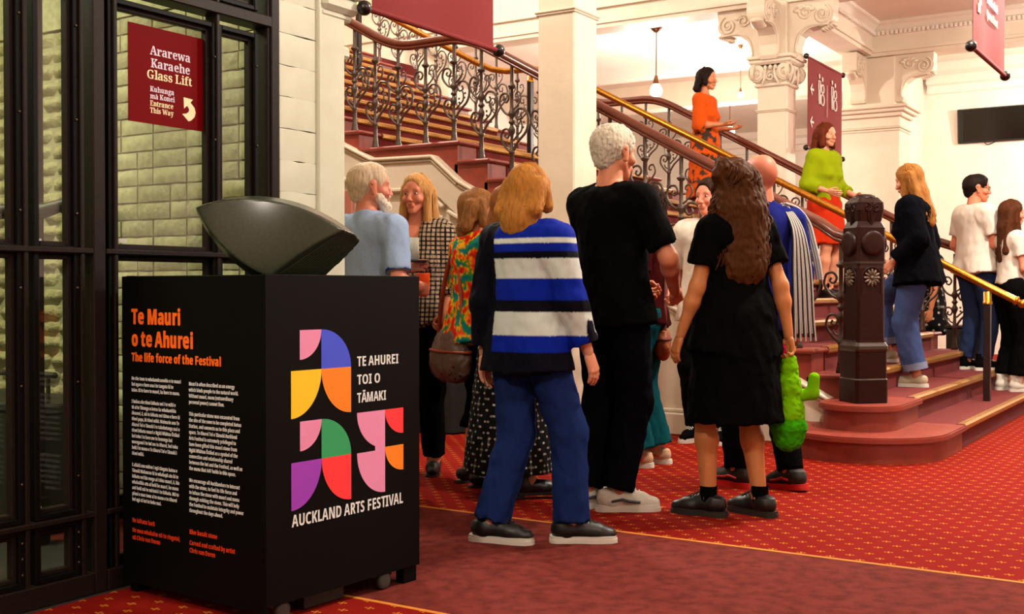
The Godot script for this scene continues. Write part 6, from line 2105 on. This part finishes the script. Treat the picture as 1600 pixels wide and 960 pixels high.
	var w9 := person({"label": "woman with long brown curls in a short black dress and black shoes", "at": p, "yaw": 240.0, "h": 1.64, "fem": true, "girth": 1.12, "skin": Color(0.72, 0.46, 0.27), "head": Vector2(-8, 0), "fold": 0.010,
		"fl": Vector3(0.115, 0.085, 0.06), "fr": Vector3(-0.115, 0.085, -0.05), "tol": Vector2(30, 0), "tor": Vector2(12, 0), "hl": Vector3(0.27, 0.86, 0.10), "hr": Vector3(-0.25, 0.84, -0.12), "gr": true,
		"top": {"mat": black_cloth, "hem": 0.8, "sleeve": 0.62, "sleeve_ease": 0.035, "ease": 0.03, "skirt": [0.47, 0.25, 1.12], "name": "dress", "cell": 0.0105},
		"shoes": {"style": "sneaker", "size": 1.0, "mat": black_leather, "sole": mat("dark_gum", Color(0.09, 0.075, 0.045), 0.6), "lace": mat("dark_lace", Color.BLACK), "sock": black_cloth},
		"hair": [{"style": "curly", "len": 0.40, "color": Color(0.27, 0.145, 0.055), "vol": 1.22, "width": 0.11, "tip": 0.95, "front": 0.2, "amp": 0.012, "freq": Vector3(34, 20, 34), "cell": 0.008}]})
	# --- bald man in a blue jacket
	p = on_y(1188, 762)
	var m10 := person({"label": "bald man in a blue jacket with white stripes and red and black trainers", "at": p, "yaw": 232.0, "h": 1.76, "skin": Color(0.72, 0.42, 0.32), "head": Vector2(0, 4), "fl": Vector3(0.1, 0.085, 0.06), "fr": Vector3(-0.12, 0.085, -0.10), "tol": Vector2(20, 0), "tor": Vector2(10, 6),
		"hr": Vector3(-0.26, 0.80, 0.02), "hl": Vector3(0.2, 0.95, 0.2), "gr": true,
		"top": {"mat": cloth("track_blue", Color(0.10, 0.12, 0.40)), "hem": 0.84, "sleeve": 1.9, "sleeve_ease": 0.026, "ease": 0.026, "collar": true, "name": "jacket"},
		"legs": {"mat": black_cloth, "ease": 0.02}, "shoes": {"style": "sneaker", "size": 1.05, "mat": mat("camo_trainer", Color(0.05, 0.05, 0.03), 0.6), "sole": mat("red_sole", Color(0.72, 0.05, 0.04), 0.5), "lace": mat("red_lace", Color(0.7, 0.05, 0.05), 0.7), "side": mat("red_stripe", Color(0.7, 0.06, 0.05), 0.5)},
		"hair": []})
	var stripes := cloth("stripe_white", Color(0.72, 0.70, 0.68))
	for i in 3:
		var o := -0.022 + 0.022 * i
		part(m10, "jacket_stripe", MB.new().tube(smooth_path([Vector3(-0.10, 1.50, -0.05 + o), Vector3(-0.19, 1.475, -0.035 + o), Vector3(-0.262, 1.40, -0.03 + o), Vector3(-0.285, 1.30, -0.045 + o), Vector3(-0.30, 1.2, -0.065 + o), Vector3(-0.315, 1.1, -0.07 + o)], 4), 0.0075, 6, true, 1, Vector3(0, 0, 1), 1.0).done(), stripes)
	# white fringe of a scarf down his side
	var sc := thing("striped_scarf", "grey and white striped scarf hanging from the bald man's shoulder", "scarf", p, deg_to_rad(232))
	for i in 14:
		var o := -0.06 + i * 0.0085
		part(sc, "fringe", MB.new().tube(smooth_path([Vector3(-0.10 + o * 0.3, 1.49, -0.06), Vector3(-0.12 + o * 0.6, 1.36, -0.150), Vector3(-0.13 + o, 1.15, -0.172), Vector3(-0.14 + o * 1.1, 0.9, -0.175), Vector3(-0.15 + o * 1.2, 0.78 + 0.02 * (i % 3), -0.17)], 4), 0.0058, 6).done(), stripes if i % 3 != 1 else cloth("scarf_grey", Color(0.16, 0.16, 0.17)))
	plush(w9.transform * (w9.get_meta("wrist_r") as Vector3) + Vector3(0.0, -0.62, 0.0))
	# --- people on the stairs
	var q := on_z(1102, 200, -10.55)
	var k := tread_at(q.x)
	person({"label": "dark-haired woman in an orange patterned dress coming down the stairs", "at": Vector3(q.x, k * RISE, q.z), "yaw": 88.0, "h": 1.60, "fem": true, "cell": 0.016, "skin": tan, "face": true, "fl": Vector3(0.08, 0.085, -0.02), "fr": Vector3(-0.08, 0.085, 0.04), "hr": Vector3(-0.1, 1.12, 0.26), "hl": Vector3(0.12, 1.1, 0.25),
		"top": {"mat": colored(mat("orange_print", Color.WHITE, 0.9, 0.0, 0.2)), "paint": func(v: Vector3) -> Color: return Color(0.70, 0.27, 0.05) if NZ.get_noise_3d(v.x * 12.0, v.y * 12.0, v.z * 12.0) > -0.18 or v.y > 1.1 else Color(0.22, 0.17, 0.14), "hem": 0.8, "sleeve": 1.2, "sleeve_ease": 0.04, "skirt": [0.35, 0.22, 1.1], "name": "dress"},
		"shoes": {"style": "flat", "mat": mat("tan_leather", Color(0.3, 0.15, 0.07), 0.5), "sole": black_rubber},
		"hair": [{"style": "long", "len": 0.12, "color": Color(0.10, 0.055, 0.035), "vol": 0.9, "front": 0.05, "width": 0.06}]})
	q = on_z(1288, 300, -10.6)
	k = tread_at(q.x)
	person({"label": "red-haired person in a lime green top and orange skirt on the stairs", "at": Vector3(q.x, k * RISE, q.z), "yaw": 70.0, "h": 1.62, "fem": true, "cell": 0.016, "girth": 1.1, "skin": fair, "face": true, "hl": Vector3(0.18, 1.02, 0.24), "hr": Vector3(-0.2, 1.05, 0.2), "fl": Vector3(0.08, 0.085, 0.0), "fr": Vector3(-0.08, 0.085, 0.05),
		"top": {"mat": cloth("lime_knit", Color(0.50, 0.56, 0.05)), "hem": 0.95, "sleeve": 1.6, "sleeve_ease": 0.03, "ease": 0.03},
		"shoes": {"style": "court", "mat": black_leather, "sole": black_rubber, "sock": black_cloth},
		"hair": [{"style": "long", "len": 0.2, "color": Color(0.34, 0.13, 0.05), "vol": 1.1, "front": 0.1, "width": 0.09}]})
	skirt_for("person_skirt")
	q = on_y(1440, 604, 2 * RISE)
	person({"label": "long-haired blonde person in a navy top and rolled jeans climbing the stairs", "at": Vector3(q.x, 2 * RISE, q.z), "yaw": 268.0, "h": 1.66, "fem": true, "girth": 1.1, "skin": fair, "head": Vector2(-8, 8), "lean": 5.0, "pel": Vector3(0, 0.0, 0.03),
		"fl": Vector3(0.08, 0.085, 0.02), "fr": Vector3(-0.09, 0.262, 0.30), "hl": Vector3(0.22, 0.98, 0.16), "hr": Vector3(-0.22, 1.0, 0.22),
		"top": {"mat": cloth("navy_wool", Color(0.022, 0.022, 0.045)), "hem": 0.80, "sleeve": 1.9, "sleeve_ease": 0.04, "ease": 0.045},
		"legs": {"mat": jeans2, "ease": 0.03, "flare": 0.095, "len": 0.88, "roll": cloth("pale_denim", Color(0.45, 0.48, 0.58))}, "shoes": {"style": "court", "mat": cloth("off_white_shoe", Color(0.70, 0.65, 0.55)), "sole": white_rubber, "lace": mat("white_lace", Color.WHITE)},
		"hair": [{"style": "long", "len": 0.36, "color": Color(0.58, 0.38, 0.17), "vol": 0.95, "width": 0.085, "front": 0.15}]})
	p = on_y(1467, 610)
	p = Vector3(-2.78, 0, -12.35)
	person({"label": "dark-haired person in a black top with white dots beyond the far handrail", "at": p, "yaw": 300.0, "h": 1.66, "cell": 0.018, "fem": true, "girth": 1.15, "skin": tan, "top": {"mat": pattern_mat("polka", 0.12), "hem": 0.62, "sleeve": 0.9, "ease": 0.04},
		"legs": {"mat": black_cloth}, "shoes": {"style": "flat", "mat": black_leather, "sole": black_rubber}, "hair": [{"style": "short", "color": Color(0.08, 0.05, 0.035)}]})
	q = on_y(1537, 574, 2 * RISE)
	person({"label": "short-haired man with glasses in a white T-shirt and blue jeans", "at": Vector3(q.x, 2 * RISE, ZC1 + 0.16), "yaw": 140.0, "h": 1.75, "cell": 0.015, "girth": 1.08, "skin": Color(0.76, 0.46, 0.34), "face": true, "head": Vector2(-28, 2), "hr": Vector3(-0.16, 1.05, 0.27), "hl": Vector3(0.22, 0.95, 0.15), "fl": Vector3(0.1, 0.085, -0.02), "fr": Vector3(-0.1, 0.085, 0.02),
		"top": {"mat": white_tee, "hem": 0.86, "sleeve": 0.7, "sleeve_ease": 0.028, "ease": 0.028},
		"legs": {"mat": cloth("mid_denim", Color(0.13, 0.17, 0.28)), "ease": 0.02}, "shoes": {"style": "hightop", "mat": cloth("black_canvas", Color.BLACK), "sole": white_rubber, "lace": mat("white_lace", Color.WHITE)},
		"hair": [{"style": "short", "color": Color(0.10, 0.06, 0.04), "vol": 0.7, "amp": 0.006}]})
	glasses()
	q = on_y(1577, 611, RISE)
	person({"label": "woman with long brown hair, cropped white top, black trousers and white high-top shoes", "at": Vector3(minf(q.x, nose_x(1) - 0.1), RISE, q.z), "yaw": 128.0, "h": 1.66, "cell": 0.014, "fem": true, "skin": Color(0.78, 0.50, 0.39), "head": Vector2(-6, 0), "hr": Vector3(-0.14, 1.02, 0.26), "hl": Vector3(0.16, 1.05, 0.25), "fl": Vector3(0.09, 0.085, 0.0), "fr": Vector3(-0.09, 0.085, 0.04),
		"top": {"mat": white_tee, "hem": 0.98, "sleeve": 0.6, "sleeve_ease": 0.022, "ease": 0.014},
		"legs": {"mat": black_cloth, "ease": 0.026, "flare": 0.095, "len": 0.86}, "shoes": {"style": "hightop", "mat": white_canvas, "sole": white_rubber, "lace": mat("white_lace", Color.WHITE), "sock": white_canvas, "sock_h": 0.09},
		"hair": [{"style": "long", "len": 0.42, "color": Color(0.28, 0.145, 0.07), "vol": 0.95, "width": 0.085, "front": 0.2}]})

func ring_pts(r: float, y: float, n: int) -> Array:
	var o := []
	for i in n + 1: o.append(Vector3(cos(TAU * i / n) * r, y, sin(TAU * i / n) * r))
	return o

# a thing in a person's hand, set upright in the palm
func held(who: Node3D, right: bool, called: String, label: String, category: String, build: Callable, off := Vector3.ZERO) -> void:
	var w: Vector3 = who.get_meta("wrist_r" if right else "wrist_l")
	var t := thing(called, label, category, who.transform * (w + off), who.rotation.y)
	build.call(t)

func beard(who: Node3D, c: Color) -> void:
	var hx: Transform3D = who.get_meta("head_at")
	var b := [bn(Vector3(0.05, -0.05, 0.03), Vector3(0, -0.10, 0.075), 0.026, 0.028), bn(Vector3(-0.05, -0.05, 0.03), Vector3(0, -0.10, 0.075), 0.026, 0.028), bn(Vector3(0, -0.095, 0.075), Vector3(0, -0.13, 0.07), 0.03, 0.02), bn(Vector3(-0.025, -0.044, 0.095), Vector3(0.025, -0.044, 0.095), 0.008, 0.008)]
	var o := part(who, "beard", to_mesh(sdf(b, 0.006, 0.02, 0.008, Vector3(90, 40, 90))), mat("beard", c, 0.7))
	o.transform = hx

func bag(called: String, label: String, at: Vector3, c: Color, strap: Color, r: float, yaw: float, up: float) -> void:
	var t := thing(called, label, "bag", at, deg_to_rad(yaw))
	var b := [bn(Vector3(-r * 0.6, -r * 0.2, 0), Vector3(r * 0.6, -r * 0.2, 0), r * 0.75, r * 0.75, Vector3(0, 0, 1), 1.9), bn(Vector3(-r * 0.5, r * 0.35, 0), Vector3(r * 0.5, r * 0.35, 0), r * 0.5, r * 0.5, Vector3(0, 0, 1), 1.9)]
	part(t, "bag_body", to_mesh(sdf(b, 0.009, 0.04, 0.012, Vector3(18, 18, 18))), mat(called, c, 0.55))
	part(t, "strap", MB.new().tube(smooth_path([Vector3(-r, 0.1 * r, 0), Vector3(-r * 0.75, up * 0.6, 0.01), Vector3(-0.01, up, 0.02), Vector3(r * 0.75, up * 0.6, 0.01), Vector3(r, 0.1 * r, 0)], 5), 0.007, 6, true, 1, Vector3(0, 0, 1), 2.0).done(), mat(called + "_strap", strap, 0.6))
	part(t, "band", MB.new().tube(ring_pts(1.0, 0.0, 24).map(func(v): return Vector3(v.x * r * 1.36, r * 0.12, v.z * r * 0.43)), 0.008, 6, false).done(), mat(called + "_strap", strap, 0.6))

func plush(at: Vector3) -> void:
	var t := thing("plush_cactus", "lime green plush cactus with a pink flower beside the woman in the black dress", "plush toy", at, deg_to_rad(200))
	t.scale = Vector3(0.72, 0.72, 0.72)
	var lime := cloth("plush_lime", Color(0.42, 0.68, 0.03))
	var grn := cloth("plush_green", Color(0.22, 0.58, 0.04))
	var body := [bn(Vector3(0, 0.36, 0), Vector3(0, 0.40, 0), 0.105, 0.10), bn(Vector3(0, 0.52, 0), Vector3(0, 0.56, 0), 0.085, 0.08), bn(Vector3(0, 0.66, 0), Vector3(0, 0.70, 0), 0.062, 0.055)]
	part(t, "body", to_mesh(sdf(body, 0.009, 0.03, 0.01, Vector3(30, 30, 30))), lime)
	part(t, "lower_pad", to_mesh(sdf([bn(Vector3(0, 0.22, 0), Vector3(0, 0.27, 0), 0.10, 0.12)], 0.009, 0.03, 0.01, Vector3(30, 30, 30))), grn)
	for s in [-1.0, 1.0]:
		part(t, "arm", to_mesh(sdf([bn(Vector3(s * 0.06, 0.48, 0), Vector3(s * 0.15, 0.5, 0), 0.04, 0.04), bn(Vector3(s * 0.15, 0.5, 0), Vector3(s * 0.16, 0.6, 0), 0.04, 0.035)], 0.009, 0.02)), lime)
	part(t, "flower", to_mesh(sdf([bn(Vector3(0.05, 0.775, 0.0), Vector3(0.055, 0.78, 0), 0.042, 0.04), bn(Vector3(0.02, 0.77, 0.02), Vector3(0.0, 0.78, 0.02), 0.025, 0.02)], 0.006, 0.012)), cloth("plush_pink", Color(0.85, 0.05, 0.33)))
	var tuft := MB.new()
	for i in 14:
		var a := i * 2.4
		tuft.tube([Vector3(0, 0.74, 0), Vector3(cos(a) * 0.05, 0.79 + 0.01 * (i % 3), sin(a) * 0.05)], [0.008, 0.002], 5)
	part(t, "tuft", tuft.done(), cloth("plush_yellow", Color(0.75, 0.62, 0.25)))
	part(t, "cord", MB.new().tube([Vector3(0, 0.72, 0), Vector3(0, 0.80, 0.01)], 0.004, 5).done(), grn)

func skirt_for(_k: String) -> void:
	# the orange skirt belongs to the person in lime green
	var who: Node3D = null
	for c in get_children():
		if c.has_meta("label") and "lime green top" in str(c.get_meta("label")): who = c
	var s := 1.62 / 1.75
	var b := [bn(Vector3(-0.088, 0.92, 0) * s, Vector3(0.088, 0.92, 0) * s, 0.125 * s, 0.125 * s, Vector3(0, 0, 1), 1.1), bn(Vector3(0, 1.06, 0) * s, Vector3(0, 0.54, 0.0) * s, 0.15 * s, 0.25 * s, Vector3(0, 0, 1), 1.1, 3)]
	part(who, "skirt", to_mesh(sdf(b, 0.015, 0.03, 0.01, Vector3(16, 7, 16))), cloth("orange_skirt", Color(0.68, 0.17, 0.07)))

func glasses() -> void:
	var who: Node3D = null
	for c in get_children():
		if c.has_meta("label") and "man with glasses" in str(c.get_meta("label")): who = c
	var hx: Transform3D = who.get_meta("head_at")
	var m := mat("spectacles", Color(0.05, 0.05, 0.05), 0.4)
	var b := MB.new()
	for s in [-1.0, 1.0]:
		b.tube(ring_pts(0.02, 0, 14).map(func(v): return Vector3(s * 0.032 + v.x, 0.01 + v.z * 0.8, 0.097)), 0.0022, 5, false)
		b.tube([Vector3(s * 0.052, 0.014, 0.095), Vector3(s * 0.08, 0.016, 0.0)], 0.002, 5)
	b.tube([Vector3(-0.012, 0.014, 0.1), Vector3(0.012, 0.014, 0.1)], 0.002, 5)
	var o := part(who, "spectacles", b.done(), m)
	o.transform = hx

func _ready() -> void:
	NZ.seed = 9
	NZ.frequency = 1.0
	NZ.fractal_octaves = 2
	var t0 := Time.get_ticks_msec()
	set_light()
	lamps()
	make_floor()
	make_shell()
	make_columns()
	make_pier_wall()
	make_screen()
	make_stairs()
	make_balustrades()
	make_newel()
	print("setting ", Time.get_ticks_msec() - t0)
	make_plinth()
	make_glass_sign()
	make_banners()
	make_hall_things()
	print("things ", Time.get_ticks_msec() - t0)
	make_people()
	print("people ", Time.get_ticks_msec() - t0)
